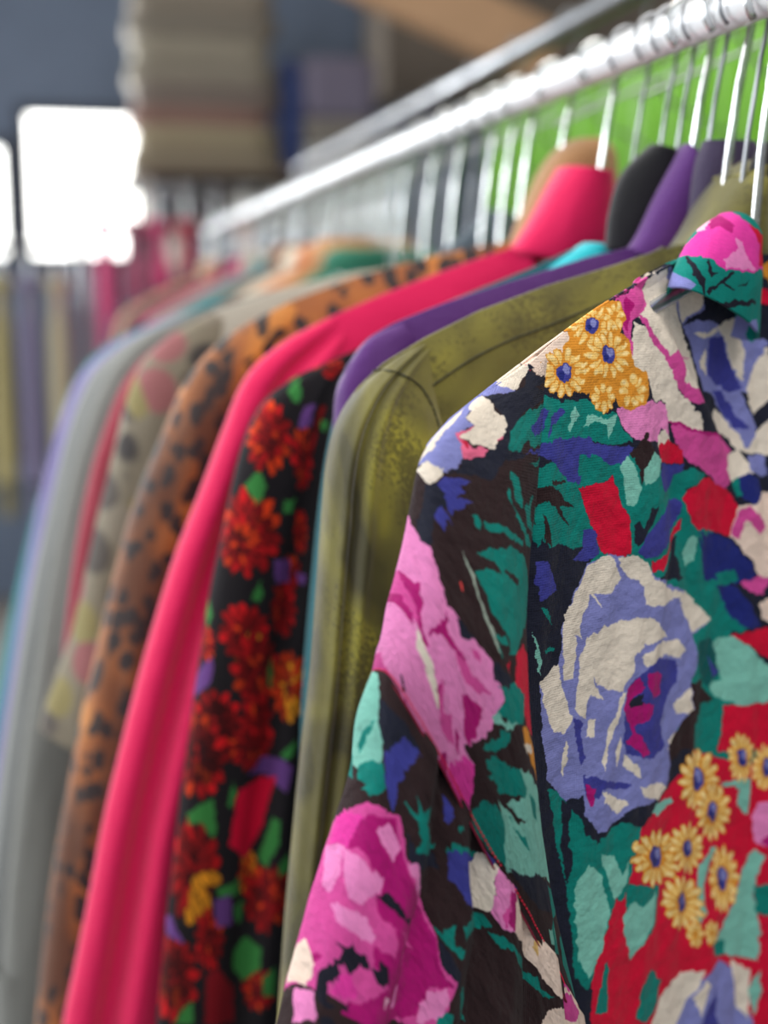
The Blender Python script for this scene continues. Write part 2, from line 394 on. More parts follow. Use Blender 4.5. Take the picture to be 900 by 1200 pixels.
# ------------------------------------------------------------------ printed cloth: shapes drawn in cloth coordinates (tenths of a millimetre)
INK = dict(red=(204, 6, 50), tea=(0, 122, 112), nav=(27, 30, 46), lav=(126, 130, 190), cre=(226, 214, 198), crp=(232, 208, 192), sal=(226, 104, 140),
           crm=(186, 10, 50), roy=(58, 60, 142), min=(124, 190, 174), bro=(44, 28, 30), pim=(208, 74, 150), mag=(168, 12, 108), pil=(228, 132, 190),
           pih=(220, 56, 156), pal=(244, 186, 212), dbl=(28, 38, 112), dte=(0, 84, 84), ora=(214, 140, 44), yel=(236, 194, 112), blk=(24, 24, 38),
           gry=(150, 165, 152), rof=(226, 70, 70), yst=(222, 180, 110), gre=(52, 122, 58), vio=(98, 60, 124), dre=(128, 16, 28), ink=(26, 23, 27))
PRINT_DATA = """
part u -0.2917 0.2508 -0.2670 0.0020
lav -710,-861 -708,-709 -565,-522 -466,-361 -323,-213 -178,-30 -88,-280 -185,-272 -276,-279 -298,-352 -303,-442 -265,-495 -326,-564 -296,-648 -281,-715 -307,-779 -361,-821 -494,-810
cre -751,-877 -758,-720 -593,-563 -500,-477 -344,-370 -337,-430 -386,-545 -421,-673 -496,-797
cre -550,-849 -472,-808 -443,-783 -418,-802 -396,-788 -383,-807 -366,-794 -370,-848 -407,-910 -436,-934 -466,-920 -490,-887
cre -348,-218 -261,-157 -178,-30 -106,-55 -73,-156 -92,-180 -87,-253 -117,-259 -183,-213 -248,-177
crp -167,-33 -9,103 389,6 542,-30 762,-288 469,-194 911,-381 396,-227 283,-261 58,-214 -38,-139 -98,-71
nav -255,-270 -152,-279 -53,-249 -87,-106 -53,-134 63,-222 297,-268 37,-272 249,-359 168,-368 17,-414 -25,-490 -51,-534 -46,-616 -28,-643 99,-633 57,-661 -56,-692 -122,-786 -258,-795 -352,-818 -289,-762 -281,-715 -161,-670 -145,-637 -76,-578 -85,-467 -133,-418 -193,-345
cre -313,-311 -264,-278 -208,-327 -167,-403 -134,-436 -103,-437 -82,-478 -77,-546 -96,-579 -127,-629 -167,-629 -240,-627 -296,-586 -319,-551 -262,-508 -280,-469 -303,-442 -294,-397 -315,-369
sal -335,-565 -287,-529 -265,-495 -268,-527 -308,-569 -271,-620 -226,-648 -187,-632 -150,-638 -161,-670 -221,-696 -281,-710 -295,-659 -316,-601
crm -312,-601 -282,-609 -252,-652 -278,-644
sal -104,-591 -82,-546 -77,-573
crm -116,-55 -98,-56 -60,-131 -87,-106
nav -473,-940 -436,-934 -398,-906 -363,-921 -359,-1012 -410,-1061 -447,-1149 -454,-1264 -530,-1281 -534,-1201 -495,-1108
roy -399,-917 -362,-855 -316,-826 -236,-828 -268,-859 -298,-876 -258,-894 -289,-927 -308,-946 -216,-925 -259,-962 -311,-1006 -353,-1048 -369,-1018 -373,-948
roy -427,-1089 -393,-1031 -371,-1038 -352,-1094 -375,-1089 -395,-1157 -408,-1136 -430,-1120
tea -46,-616 -51,-534 -19,-468 58,-407 267,-378 1153,-467 1789,-524 2228,-594 1762,-585 369,-579 129,-606 91,-570 58,-595 37,-637 -29,-638
roy 93,-501 155,-452 195,-412 419,-437 240,-476 231,-523 157,-564 104,-531
roy 497,-530 593,-476 972,-470 1317,-508 982,-519 710,-529 541,-572
roy 67,-635 377,-583 1762,-585 2064,-579 3097,-617 3450,-624 3834,-618 2756,-648 1498,-654 467,-633
tea 199,-800 803,-724 1477,-688 3439,-628 1700,-739 2226,-726 1840,-776 1182,-839 777,-904 574,-904 411,-957 171,-904 110,-856
tea 790,-696 1587,-661 2134,-662 1477,-688
tea -15,-729 10,-721 58,-766 96,-836 92,-867 37,-840 3,-784
tea -34,-800 -9,-802 8,-862 99,-910 291,-968 162,-983 60,-904 -20,-845
bro 254,-759 1097,-717 1682,-716 1593,-725 969,-761 1320,-785 881,-788 611,-785 283,-826 297,-900 193,-872
bro 440,-843 515,-835 943,-879 630,-908
bro 1211,-699 2553,-654 2490,-659 1146,-713
tea -235,-992 -197,-980 -179,-1040 -211,-1034 -225,-1010
tea -176,-997 -77,-962 15,-968 110,-980 114,-1001 51,-1003 -41,-994 -134,-1021 -166,-1018
tea 131,-684 278,-643 366,-652 210,-683
pil -1782,-2446 -1810,-2802 -1861,-3061 -1476,-2886 -1263,-2824 -1064,-2793 -918,-2740 -694,-2540 -550,-2351 -450,-2161 -530,-2142 -515,-2102 -382,-2005 -217,-1841 -122,-1693 -99,-1636 -127,-1586 -172,-1554 -1320,-1373
pil -608,-1137 -554,-1215 -530,-1281 -478,-1287 -465,-1359 -449,-1430 -463,-1522 -405,-1557 -386,-1595 -288,-1537 -224,-1538 -155,-1553 -156,-1609 -94,-1637 -137,-1690 -176,-1765 -1787,-3042 -1754,-2695 -2019,-2673 -1261,-1195 -1338,-1381 -1681,-1158 -1357,-1265 -1193,-1244 -1034,-1177 -828,-1133
pim -902,-1449 -740,-1480 -688,-1553 -659,-1643 -701,-1767 -759,-1791 -758,-1737 -851,-1723 -932,-1642
pim -1348,-2213 -1233,-2226 -1393,-2489 -1460,-2633 -1493,-2727 -1674,-2881 -1610,-2665 -1658,-2655
pim -465,-1662 -400,-1662 -343,-1704 -195,-1689 -278,-1741 -428,-1797 -459,-1760
pim -326,-1585 -257,-1571 -251,-1609 -295,-1622
mag -750,-1477 -708,-1510 -666,-1556 -616,-1519 -649,-1594 -643,-1633 -698,-1734 -708,-1810 -695,-1839 -750,-1880 -745,-1814 -701,-1686 -731,-1623
mag -921,-1603 -790,-1675 -786,-1720 -754,-1753 -786,-1826 -813,-1806 -835,-1749 -946,-1692
mag -654,-1753 -548,-1653 -496,-1595 -462,-1536 -483,-1608 -488,-1656 -445,-1677 -363,-1673 -440,-1703 -516,-1697 -568,-1704 -664,-1779
mag -690,-1985 -641,-1933 -651,-1993 -769,-2169 -751,-2108
mag -1469,-2707 -1316,-2559 -1407,-2685 -1608,-2873
cre -767,-1796 -756,-1837 -732,-1882 -699,-1909 -713,-2002 -738,-2098 -801,-2183 -775,-2096 -773,-2011 -789,-1962 -830,-1955 -782,-1856
nav -1194,-2358 -1157,-2335 -1277,-2510 -1324,-2542
nav -548,-1161 -488,-1147 -458,-1154 -478,-1287 -530,-1281
nav -396,-1530 -358,-1520 -274,-1533 -385,-1590
nav -155,-1553 -92,-1560 -45,-1576 -156,-1609
rof -337,-1343 -324,-1343 -316,-1381 -332,-1379
gry -298,-1174 -266,-1228 -239,-1253 -208,-1337 -169,-1397 -130,-1432 -95,-1482 -114,-1495 -170,-1439 -208,-1382 -244,-1311 -273,-1248
tea -207,-1154 -126,-1087 -54,-1064 53,-1024 144,-1036 232,-1080 299,-1127 274,-1227 115,-1353 53,-1428 -9,-1454 -21,-1393 -97,-1380 -147,-1363 -165,-1314 -206,-1275 -236,-1243 -155,-1192 -70,-1175 -105,-1137 -152,-1151
bro -42,-1133 4,-1137 83,-1139 85,-1161 5,-1159 -42,-1148
tea -138,-1439 -38,-1400 -23,-1421 -106,-1453
tea -110,-1462 -79,-1497 -107,-1484
red 162,-1344 281,-1372 366,-1528 124,-1607 148,-1521 15,-1555 53,-1428 113,-1374
red -41,-1495 -12,-1475 -29,-1529
tea -99,-1619 15,-1555 151,-1511 124,-1607 -176,-1765 -105,-1664
nav -146,-1542 -56,-1535 16,-1548 -97,-1597
pih -833,-2440 -533,-2174 -450,-2161 -550,-2351 -683,-2521 -918,-2740 -1092,-2795 -958,-2594
mag -468,-1864 -389,-1837 -284,-1794 -326,-1875 -379,-1929 -372,-1970 -478,-2074 -510,-2060 -473,-1940
mag -974,-2515 -836,-2392 -926,-2547 -1162,-2821 -1223,-2801
pim -645,-1938 -620,-1937 -705,-2112 -596,-2039 -635,-2135 -657,-2219 -753,-2275 -819,-2278 -728,-2083
mag -592,-2101 -562,-2098 -621,-2231 -656,-2239
cre -797,-1999 -708,-1931 -713,-2053 -781,-2161 -793,-2134
tea -132,-1622 22,-1536 151,-1509 122,-1620 -48,-1720 -107,-1718 -143,-1723 -79,-1625
min -197,-1783 -144,-1728 -108,-1737 54,-1658 -50,-1733 -130,-1772 -190,-1796
tea -336,-1983 -228,-1893 -133,-1796 -50,-1738 -54,-1785 -144,-1885 -292,-1982
bro -242,-1866 -171,-1798 -122,-1781 -137,-1826 -204,-1878
red 31,-1469 472,-1375 636,-1430 605,-1507 314,-1608 159,-1622 149,-1517 22,-1536
ora 83,-1653 181,-1622 339,-1646 487,-1659 611,-1658 613,-1728 386,-1772 289,-1747 196,-1740 97,-1723
cre 81,-1726 235,-1655 267,-1679 123,-1741
red 464,-1615 765,-1516 568,-1614
tea -329,-2035 -193,-1935 -83,-1904 27,-1847 97,-1893 64,-1948 -76,-2024 -209,-2101 -192,-2051 -331,-2115 -235,-2030 -315,-2064
min 27,-1847 184,-1789 272,-1798 499,-1776 465,-1991 174,-2027 -40,-2071 -108,-2074 64,-1948 97,-1893
tea -670,-2543 -525,-2396 -382,-2253 -277,-2208 -161,-2170 -232,-2347 -233,-2482 -513,-2585 -661,-2623
min -232,-2156 -92,-2104 -23,-2100 44,-2130 129,-2089 447,-2026 394,-2113 -301,-2533 -266,-2372 -183,-2227
tea 124,-1897 250,-1879 279,-1952 186,-1953
tea -97,-2128 22,-2112 124,-2134 65,-2159 -34,-2159
tea -674,-2573 -211,-2220 -241,-2348 -291,-2478 -435,-2552 -607,-2612
min -180,-2199 190,-1976 738,-1847 629,-1982 687,-2087 286,-2164 2,-2345 -271,-2482 -274,-2381 -57,-2213
tea -61,-2154 68,-2115 106,-2153 17,-2165
nav -247,-2473 32,-2325 203,-2205 520,-2120 486,-2241 214,-2385 -33,-2444 -161,-2477
roy -602,-2655 -422,-2570 -154,-2519 -195,-2568 -358,-2615 -621,-2707
min 339,-2412 517,-2298 503,-2400 348,-2464
tea 679,-2309 1338,-2113 1325,-2212 1235,-2448 850,-2527 662,-2435
gry 1104,-2034 1414,-1965 1349,-2092 1012,-2189
tea 437,-2156 649,-2122 701,-2188 464,-2336 519,-2438 412,-2479 404,-2362 524,-2228
part l -0.4340 0.4123 -0.2416 0.0020
min -2476,-312 -2615,-139 -2554,-64 -2229,360 -1680,-38 -1696,-159 -1726,-254 -1702,-301 -1716,-427 -1790,-492 -1873,-557
tea -1887,-436 -1818,-344 -1746,-283 -1825,-400 -1875,-480
tea -1869,-546 -1716,-432 -1690,-531 -1751,-635 -1813,-630 -1793,-600 -1857,-596
tea -2219,-471 -1947,-477 -1888,-603 -2175,-553
nav -1698,-170 -1482,-118 -1382,-129 -1495,-261 -1683,-399 -1711,-308 -1729,-274
roy -1696,-371 -1512,-173 -1388,-151 -1499,-281 -1617,-444 -1613,-568 -1668,-554 -1706,-481
tea -1465,-358 -1441,-420 -1306,-303 -1407,-447 -1329,-478 -1181,-395 -1245,-487 -1451,-643 -1429,-552 -1479,-495 -1566,-483 -1466,-462
roy -1064,-102 -992,-128 -1072,-228 -1103,-230
tea -997,-182 -935,-140 -936,-160 -986,-193
nav -1510,-586 -1440,-624 -1202,-455 -1159,-501 -1422,-679 -1484,-666
tea -1125,-373 -1025,-271 -911,-212 -602,-60 -656,-113 -945,-249 -1106,-378
roy -1106,-369 -945,-249 -644,-104 -716,-208 -759,-332 -840,-465 -980,-520 -1047,-484 -1111,-514 -1108,-446
cre -598,-50 -521,-30 -452,-27 -505,-126 -526,-293 -656,-372 -826,-454 -759,-332 -741,-232 -661,-129
pil -466,-29 -372,-22 -255,8 -349,-257 -458,-318 -537,-310 -516,-209 -497,-111
pim -393,-98 -349,-51 -403,-218 -439,-304 -453,-256
mag -372,-66 -237,14 -349,-257 -418,-259
crp -258,15 72,109 171,86 202,41 287,29 535,38 358,-129 340,-185 182,-220 60,-220 -74,-227 -173,-210 -349,-257
yst 64,1 113,21 21,-142 -26,-125
crp 270,26 489,32 1089,111 1220,3 65,-501 188,-317 373,-165 363,-117 461,-46 286,-55
pim 388,-82 655,-21 819,-38 619,-187 341,-314 466,-177 369,-156
pim 305,-27 539,12 708,1 578,-18
tea -929,-533 -825,-492 -581,-349 -535,-366 -641,-460 -830,-554 -904,-624 -944,-680 -970,-630 -903,-554
tea -581,-429 -462,-360 -334,-325 -118,-279 -130,-327 33,-260 62,-296 211,-246 91,-333 -33,-349 -194,-367 -327,-383 -378,-367 -479,-445 -548,-445
tea -1186,-770 -1113,-749 -1008,-653 -1040,-719 -1022,-746 -924,-708 -960,-766 -1071,-782 -1144,-782
tea -970,-898 -870,-837 -798,-909 -702,-931 -785,-973 -950,-940
nav -1144,-796 -1070,-797 -994,-831 -982,-906 -1075,-925 -1129,-877
pim -1956,-776 -1568,-555 -1525,-593 -1502,-673 -1420,-682 -1264,-697 -1187,-766 -1117,-877 -1009,-891 -1062,-1000 -1098,-1190 -3244,-2008 -3032,-1818 -2882,-1649 -2715,-1431 -2595,-1255 -2551,-1114 -2397,-919
pih -1978,-777 -1780,-719 -1800,-815 -1889,-885 -2020,-907
mag -1794,-734 -1590,-586 -1537,-662 -1455,-729 -1257,-746 -1170,-808 -1112,-912 -1031,-913 -1185,-1017 -1271,-1197 -1430,-1333 -1725,-1477 -1860,-1523 -1824,-1453 -1656,-1349 -1549,-1231 -1667,-1209 -1670,-1131 -1539,-1091 -1577,-985 -1657,-1002 -1702,-997 -1680,-912 -1664,-845 -1742,-872 -1772,-836 -1904,-892
pil -1918,-907 -1831,-888 -1742,-880 -1664,-845 -1687,-917 -1721,-966 -1784,-1034 -1864,-1063 -1900,-1030
pil -1948,-1163 -1851,-1104 -1762,-1061 -1679,-1097 -1683,-1132 -1803,-1176 -1897,-1200
pil -1705,-721 -1611,-625 -1537,-662 -1577,-740 -1658,-744
pil -2060,-931 -1919,-890 -1924,-986 -1963,-1118 -2013,-1108
pil -1478,-693 -1421,-646 -1353,-680 -1271,-682 -1313,-723 -1434,-717
pil -1197,-1045 -1088,-956 -1062,-1000 -1115,-1115 -1238,-1216 -1270,-1216
pil -1440,-1174 -1406,-1136 -1387,-1239 -1479,-1306 -1441,-1228
pal -1563,-1278 -1505,-1258 -1577,-1341
pim -1562,-975 -1367,-913 -1282,-924 -1336,-944 -1479,-966
pim -1459,-995 -1351,-981 -1357,-1035
blk -1894,-1290 -1833,-1256 -1789,-1209 -1770,-1237 -1703,-1207 -1692,-1237 -1746,-1275 -1818,-1349 -1845,-1334 -1889,-1362 -1863,-1386 -1947,-1467 -1952,-1543 -1887,-1524 -1948,-1577 -1995,-1573 -2022,-1534 -2002,-1466 -1945,-1390 -1859,-1313 -1845,-1282
blk -1693,-938 -1650,-888 -1587,-877 -1510,-891 -1368,-846 -1366,-879 -1504,-905 -1618,-931
blk -1679,-1227 -1616,-1214 -1635,-1167 -1594,-1159 -1559,-1207 -1591,-1264 -1643,-1260
blk -1981,-1628 -1920,-1585 -1878,-1601 -1963,-1662
pih -1877,-1395 -1803,-1339 -1765,-1390 -1851,-1463 -1932,-1492
pim -1718,-1317 -1624,-1294 -1656,-1349 -1705,-1352
blk -1862,-1506 -1810,-1453 -1822,-1496
crp -2081,-1363 -2040,-1449 -2062,-1560 -2225,-1589 -2275,-1448
pil -2147,-1614 -2019,-1551 -1992,-1646 -2114,-1745
mag -2057,-1411 -1980,-1375 -2003,-1422 -2048,-1443
tea -1105,-1077 -1041,-1029 -1011,-1107 -1139,-1183
part b -0.2662 0.2662 0.6180 1.4711
red 1544,10307 1560,11007 1395,11292 1214,11575 680,11810 253,12065 -373,12038 -520,9502
tea 2184,13630 1682,13749 1161,13620 501,13266 216,12730 250,12219 -89,11848 24,11650 787,11992 1274,12913 1994,13287
nav 2140,13627 1992,13452 1545,13220 1681,13065 1938,12764 1903,12136 2071,12182 2151,13054
lav 2767,13692 2757,13794 2618,13902 2459,13985 2265,14061 2026,14175 2117,14021 2206,14015 2299,14011 2362,13971 2406,13922 2379,13886 2473,13850 2459,13789 2453,13737 2490,13697 2554,13685 2682,13729
cre 2275,14061 2185,14092 2026,14175 2019,14148 2040,14097 2071,14080 2103,14038 2134,14030 2178,14049 2200,14076
crp 2028,14171 1790,14257 1644,14299 1587,14316 1674,14208 1760,14193 1772,14157 1833,14141 1879,14090 1953,14084 1995,14113 2020,14140
nav 2277,14014 2177,14014 2071,14045 2026,14122 2007,14113 1954,14080 1881,14085 2005,14043 1937,13995 1969,13979 2085,13932 2144,13874 2177,13840 2194,13771 2187,13745 2100,13740 2131,13715 2219,13703 2295,13629 2437,13667 2544,13684 2467,13704 2453,13737 2320,13744 2296,13769 2210,13807 2185,13893 2213,13929 2245,13974
tea 2194,13771 2177,13840 2131,13891 2052,13940 1941,13978 1820,13961 1669,13942 1681,13767 1809,13783 2004,13786 2077,13765 2088,13801 2116,13780 2139,13742 2186,13749
tea 2123,13943 2059,13957 1980,13989 1744,13947 1623,13967 1520,13887 1418,13881 1363,13791 1283,13728 1452,13716 1637,13764 1826,13780 2018,13779 2146,13769
roy 2065,13861 2012,13902 1978,13940 1937,13928 1989,13883 2009,13840 2050,13803 2068,13835
roy 1969,13837 1928,13896 1857,13932 1813,13906 1884,13866 1937,13844 1982,13794
min 1767,13894 1731,13928 1696,13889 1737,13864 1774,13812 1789,13831
roy 2120,13741 2004,13782 1809,13783 1609,13771 1610,13668 1685,13599 1700,13549 1799,13574 1903,13660 2011,13725
roy 2087,13766 1929,13784 1712,13770 1567,13740 1452,13712 1285,13704 1328,13644 1396,13611 1496,13639 1596,13685 1683,13702 1716,13584 1833,13597 1920,13680 2048,13728
tea 1699,13694 1582,13665 1467,13617 1382,13629 1383,13552 1716,13584
tea 2087,13533 1988,13578 1922,13589 1716,13546 1682,13353 1668,13227 1765,13232 1886,13288 1993,13278 2035,13329 2066,13287 2109,13409 2128,13483
tea 1979,13623 1903,13641 1850,13599 1922,13589
bro 2064,13577 1957,13566 1798,13471 1746,13437 1888,13474 1798,13350 1908,13440 1990,13497 2066,13487 2079,13388 2099,13444
bro 2033,13438 2014,13436 1961,13282 2022,13309
bro 1956,13593 1816,13571 1816,13562 1957,13570
min 1775,13894 1723,13927 1704,13889 1762,13857 1782,13812
min 1678,13832 1618,13874 1535,13874 1493,13852 1411,13871 1451,13797 1481,13757 1487,13819 1578,13844 1634,13838
cre 1064,14530 950,14570 833,14600 791,14521 758,14380 713,14258 619,14123 563,14007 599,13928 789,13981 848,14025 845,14114 866,14164 977,14149 1052,14229 1131,14318 1181,14357 1069,14443 1012,14520
cre 1213,14329 1148,14309 1082,14240 1026,14170 932,14088 883,13966 758,13878 664,13790 659,13728 835,13771 976,13812 994,13903 1128,13931 1156,14039 1199,14090 1270,14102 1264,14216
pim 1327,14435 1198,14491 1009,14560 1055,14452 1147,14376 1224,14339 1254,14263 1254,14158 1297,14198 1318,14293 1279,14387 1293,14425
mag 1249,14453 1209,14415 1247,14358 1283,14264 1313,14312 1272,14387
pim 1179,14367 1126,14337 1080,14259 1023,14199 960,14153 852,14178 815,14142 623,14113 837,14124 848,14025 789,13981 574,13946 654,13882 794,13901 885,13977 934,14068 1027,14160 1111,14250
pil 1417,13900 1262,13910 1147,13932 994,13893 958,13810 955,13720 1032,13776 1073,13710 1195,13712 1296,13748 1362,13801 1404,13870
cre 1072,13730 994,13773 936,13698 1074,13676
pim 940,13809 659,13728 337,13665 221,13580 310,13546 287,13415 375,13359 499,13459 772,13572 899,13685
mag 958,13815 660,13733 302,13667 314,13653 659,13715 957,13800
cre 304,13556 173,13577 74,13440 271,13403 374,13489
cre 346,13825 209,13730 136,13596 176,13566 238,13657 511,13725
red 1062,13689 954,13705 827,13638 804,13574 1029,13596
roy 1030,13591 803,13569 810,13512 859,13434 1012,13433 1060,13520
tea 874,13518 753,13539 596,13492 637,13454 754,13424 856,13392 919,13400 881,13457
red 753,13413 594,13476 473,13435 286,13350 228,13257 281,13096 448,13149 676,13193 757,13298 780,13374
tea 1320,13371 1209,13439 1065,13481 1015,13414 1100,13346 1193,13298 1251,13265 1300,13190 1318,13292
roy 950,13384 794,13365 786,13280 894,13190 1090,13111 1180,13105 1269,13146 1221,13231 1100,13305
nav 1292,13289 1267,13316 1238,13273 1178,13366 1098,13375 1140,13311 1221,13231 1272,13177
red 1713,13533 1476,13547 1450,13575 1411,13489 1363,13397 1324,13349 1314,13147 1404,13135 1512,13180 1580,13302 1648,13406
min 1396,13621 1341,13655 1290,13612 1265,13522 1238,13481 1308,13399 1345,13412 1370,13531
min 1248,13580 1140,13667 1029,13616 1085,13523 1223,13489
bro 1327,13663 1271,13698 1208,13771 1165,13768 1194,13731 1119,13675 1161,13620 1216,13586 1238,13491 1263,13581 1288,13641
tea 764,13235 678,13204 604,13129 457,12864 802,12923 848,13079
min 764,13108 669,13160 630,13111 670,12986 753,12999
nav 871,13155 807,13166 850,13068 664,12941 617,12890 1102,12980 934,13032
red 785,13259 899,13150 1046,13094 1162,13092 1141,13028 1042,13021 934,13104 778,13205
dbl 636,13177 446,13138 280,13084 191,13008 68,12860 110,12820 495,12870
tea 633,13166 518,13159 439,13082 514,13027
crp 281,13096 229,13269 149,13274 35,13306 -106,13351 -98,12800 37,12834 133,12958 206,13043
pim 267,13105 226,13235 163,13264 87,13201 4,13126 61,13087 170,13186 208,13066
dbl 252,13412 125,13444 29,13403 35,13306 136,13273 230,13324
tea 279,13404 218,13425 216,13322 243,13324
lav 479,14023 212,14011 145,13943 83,13832 1,13696 42,13600 123,13584 157,13651 285,13799
roy 429,13999 302,13950 147,13759 80,13690 179,13706 283,13810
cre 83,14006 -133,14044 -137,13912 23,13763 67,13842 98,13941
cre 209,13730 108,13583 -71,13738 -129,13670 -119,13538 82,13549 173,13577
lav 115,13540 -32,13541 -42,13409 106,13453
tea 816,13065 745,13233 622,13140 501,12898 388,12652 481,12615 585,12793 787,12946
min 762,13056 693,13163 635,13142 640,13012 705,12983
dbl 603,13163 279,13053 154,12946 62,12855 179,12814 320,12817 456,12904
dbl 384,12826 212,12804 108,12670 15,12534 137,12523 251,12632
tea 409,12884 234,12901 196,12829 318,12803
tea 394,12707 217,12600 121,12521 335,12521 531,12546
red 244,12508 -3,12518 -98,12507 -117,12279 98,12421
min 401,12492 213,12504 115,12423 -120,12236 -133,12049 147,12066 359,12156 404,12234 280,12251
dte 559,12525 402,12520 296,12281 429,12226 550,12389
roy 443,12420 297,12295 357,12265
bro 707,12293 542,12294 360,12129 570,12153 581,11898 815,11949 723,12125 564,12110
tea 597,12160 298,12103 320,11846 550,11889
red 265,12085 -134,12035 -138,11735 320,11818
pim 179,12814 43,12839 -48,12804 7,12712 127,12754
crp 38,12661 -53,12707 -66,12511 0,12574
ora 1682,14300 1577,14344 1412,14416 1337,14444 1283,14415 1278,14339 1334,14284 1275,14235 1268,14159 1263,14102 1175,14084 1160,14001 1193,13916 1305,13885 1402,13913 1428,13957 1446,13916 1506,13884 1586,13933 1607,13985 1678,13989 1740,14120 1773,14175 1744,14219 1695,14245
lav 1512,13171 1270,13128 1090,12992 673,12826 418,12632 619,12567 551,12403 640,12304 602,12144 771,12067 820,11930 855,11758 1040,11714 1238,11744 1358,11688 1522,11683 1639,11826 1639,11923 1735,11902 1905,12073 1955,12328 1988,12599 1833,12671 1832,12857 1760,13001 1632,13136
cre 1512,13171 1416,13139 1368,13031 1444,12961 1567,12968 1527,12895 1607,12987 1628,12925 1687,12830 1662,12758 1727,12797 1699,12699 1733,12571 1788,12569 1824,12776 1816,12906 1739,13010 1631,13122
cre 1398,13137 1289,13137 1191,13090 1117,12990 884,12882 673,12826 418,12632 618,12582 732,12735 807,12823 1084,12838 1196,12857 1203,12968 1332,13040
cre 1622,12751 1502,12796 1148,12793 899,12626 1182,12646 1262,12590 1258,12506 1354,12413 1489,12467 1570,12538 1490,12399 1588,12460 1624,12332 1705,12377 1694,12564 1679,12681
cre 1203,12580 1054,12619 794,12589 708,12513 763,12480 943,12535 1154,12514
cre 1988,12599 1833,12671 1807,12559 1723,12354 1776,12284 1854,12316 1942,12457
roy 1196,12494 1015,12539 788,12471 784,12352 900,12293 991,12157 917,12004 1090,11980 1294,12060 1329,12240 1293,12428
mag 1293,12428 1215,12469 1167,12403 1248,12363 1087,12284 1109,12218 1241,12205 1174,12133 1093,12010 1167,12016 1300,12133 1239,12162 1308,12263 1332,12325
mag 1152,12485 972,12441 997,12333 1091,12328 1147,12427
nav 1290,12344 1187,12379 1182,12306 1267,12310
cre 1603,12313 1546,12314 1544,12218 1612,12233
cre 1354,12399 1313,12404 1393,12255 1446,12154 1488,12011 1498,12056 1450,12239
cre 1315,12065 1184,11961 1156,11896 1308,11991
cre 1176,11843 985,11822 853,11743 977,11708 1128,11786
cre 1497,11916 1260,11778 1340,11727 1485,11856
cre 1786,12163 1756,12252 1737,12151 1757,12045 1792,12110
cre 839,12219 639,12274 599,12113 777,12158
cre 1393,12113 1344,12172 1321,12138 1374,12008
cre 890,12041 771,12052 795,11969 883,11964
roy 1638,12033 1487,11969 1241,11874 1281,11856 1487,11927 1530,11869 1623,11920
roy 1723,12354 1644,12309 1662,12258 1621,12112 1656,12092 1701,12267
mag 1622,11989 1550,11930 1569,11838 1615,11891
red 1573,13310 1317,13282 1318,13147 1399,13150 1522,13179 1553,13242
roy 1675,13323 1573,13310 1542,13188 1632,13149 1764,13182 1677,13221
roy 2069,13217 1996,13208 1946,13136 1891,13049 1959,13037 2035,13024 2072,13130
tea 2025,12991 1974,12975 1918,12880 1966,12909
tea 1957,12770 1873,12759 1880,12741 1954,12750
min 2072,12876 2031,12805 1987,12691 1990,12626 2031,12739
bro 640,12304 475,12279 502,12087 707,11930 841,11876 886,11995 742,12074 602,12144
tea 1893,12030 1807,11978 1656,11810 1528,11641 1312,11685 1140,11608 1180,11478 1241,11312 1306,11234 1394,11223 1434,11110 1582,10821 1666,10932 1705,11290 1741,11505
nav 1766,11914 1703,11873 1715,11742 1698,11549 1724,11446 1761,11645
nav 1656,11810 1531,11683 1506,11620 1606,11704
min 1680,11463 1580,11532 1476,11430 1415,11202 1471,11009 1583,10879 1635,10993 1675,11241
min 1491,11560 1371,11508 1310,11392 1247,11456 1265,11334 1372,11257 1435,11417
red 1350,11278 1306,11234 1274,11050 1185,10839 1098,10895 934,10976 915,11177 727,11156 587,10811 492,10686 563,10518 809,10557 1026,10714 1157,10453 1407,10565 1402,10897 1488,10930 1434,11082
tea 1264,11320 915,11177 934,10976 1098,10895 1185,10839 1273,11021
min 1279,11153 1188,11193 1111,11121 944,11159 966,10990 1098,10895 1185,10839 1273,11021
tea 1520,10656 1446,10914 1415,10931 1408,10623
tea 1133,10458 1070,10642 966,10688 838,10570 883,10435 999,10382
lav 927,10238 764,10411 425,10407 222,10459 14,10304 -117,9917 -119,9816
cre 992,10272 773,10494 611,10520 383,10457 463,10355 585,10237 684,10121
cre 117,10421 -76,10299 -84,9957 45,10130
cre 481,10313 381,10392 328,10340 412,10177
roy 446,10026 367,10161 245,10308 261,10118 136,9900
min 48,11019 -53,11112 -116,11054 -62,10932 -56,10802 -120,10591 -119,10358 119,10455 285,10580 197,10712 104,10842
min -122,10291 -161,10149 -113,9986 -73,10163
tea -51,10869 -232,10875 -247,10609 -82,10698
tea 347,10636 178,10574 169,10473 280,10514
pil -6,11328 -46,11418 -192,11402 -221,11088 -33,11163
mag -79,11173 -136,11198 -143,11099
min 480,11146 403,11183 348,11227 269,11187 376,11129 426,11021 409,10832 473,10774 500,10937
min 1036,11664 990,11695 799,11669 776,11626 934,11629 980,11610
min 296,11611 100,11607 29,11579 33,11347 123,11419 125,11548
tea 827,14623 728,14688 650,14641 606,14546 631,14529 721,14589
lav 826,14606 733,14589 613,14529 582,14502 540,14379 720,14302 773,14425
cre 768,14468 584,14520 558,14476 565,14388 719,14315
lav 720,14302 531,14326 40,14243 -65,14186 68,13907 494,13930 641,14204
roy 467,14226 337,14232 264,14119 123,13928 226,13914 450,14017
cre 422,14297 214,14339 209,14256 111,14143 111,13965 214,14053 294,14194
cre 612,14256 505,14263 420,14288 395,14260 525,14227
cre 539,14111 484,14172 473,14009 526,14066
cre -67,14167 -41,14139 96,13927 68,13907 -103,13901
tea 182,14329 38,14309 33,14206 89,14189
ora 50,14631 -42,14650 -61,14484 8,14576
red 54,14493 -21,14503 -69,14401 57,14420
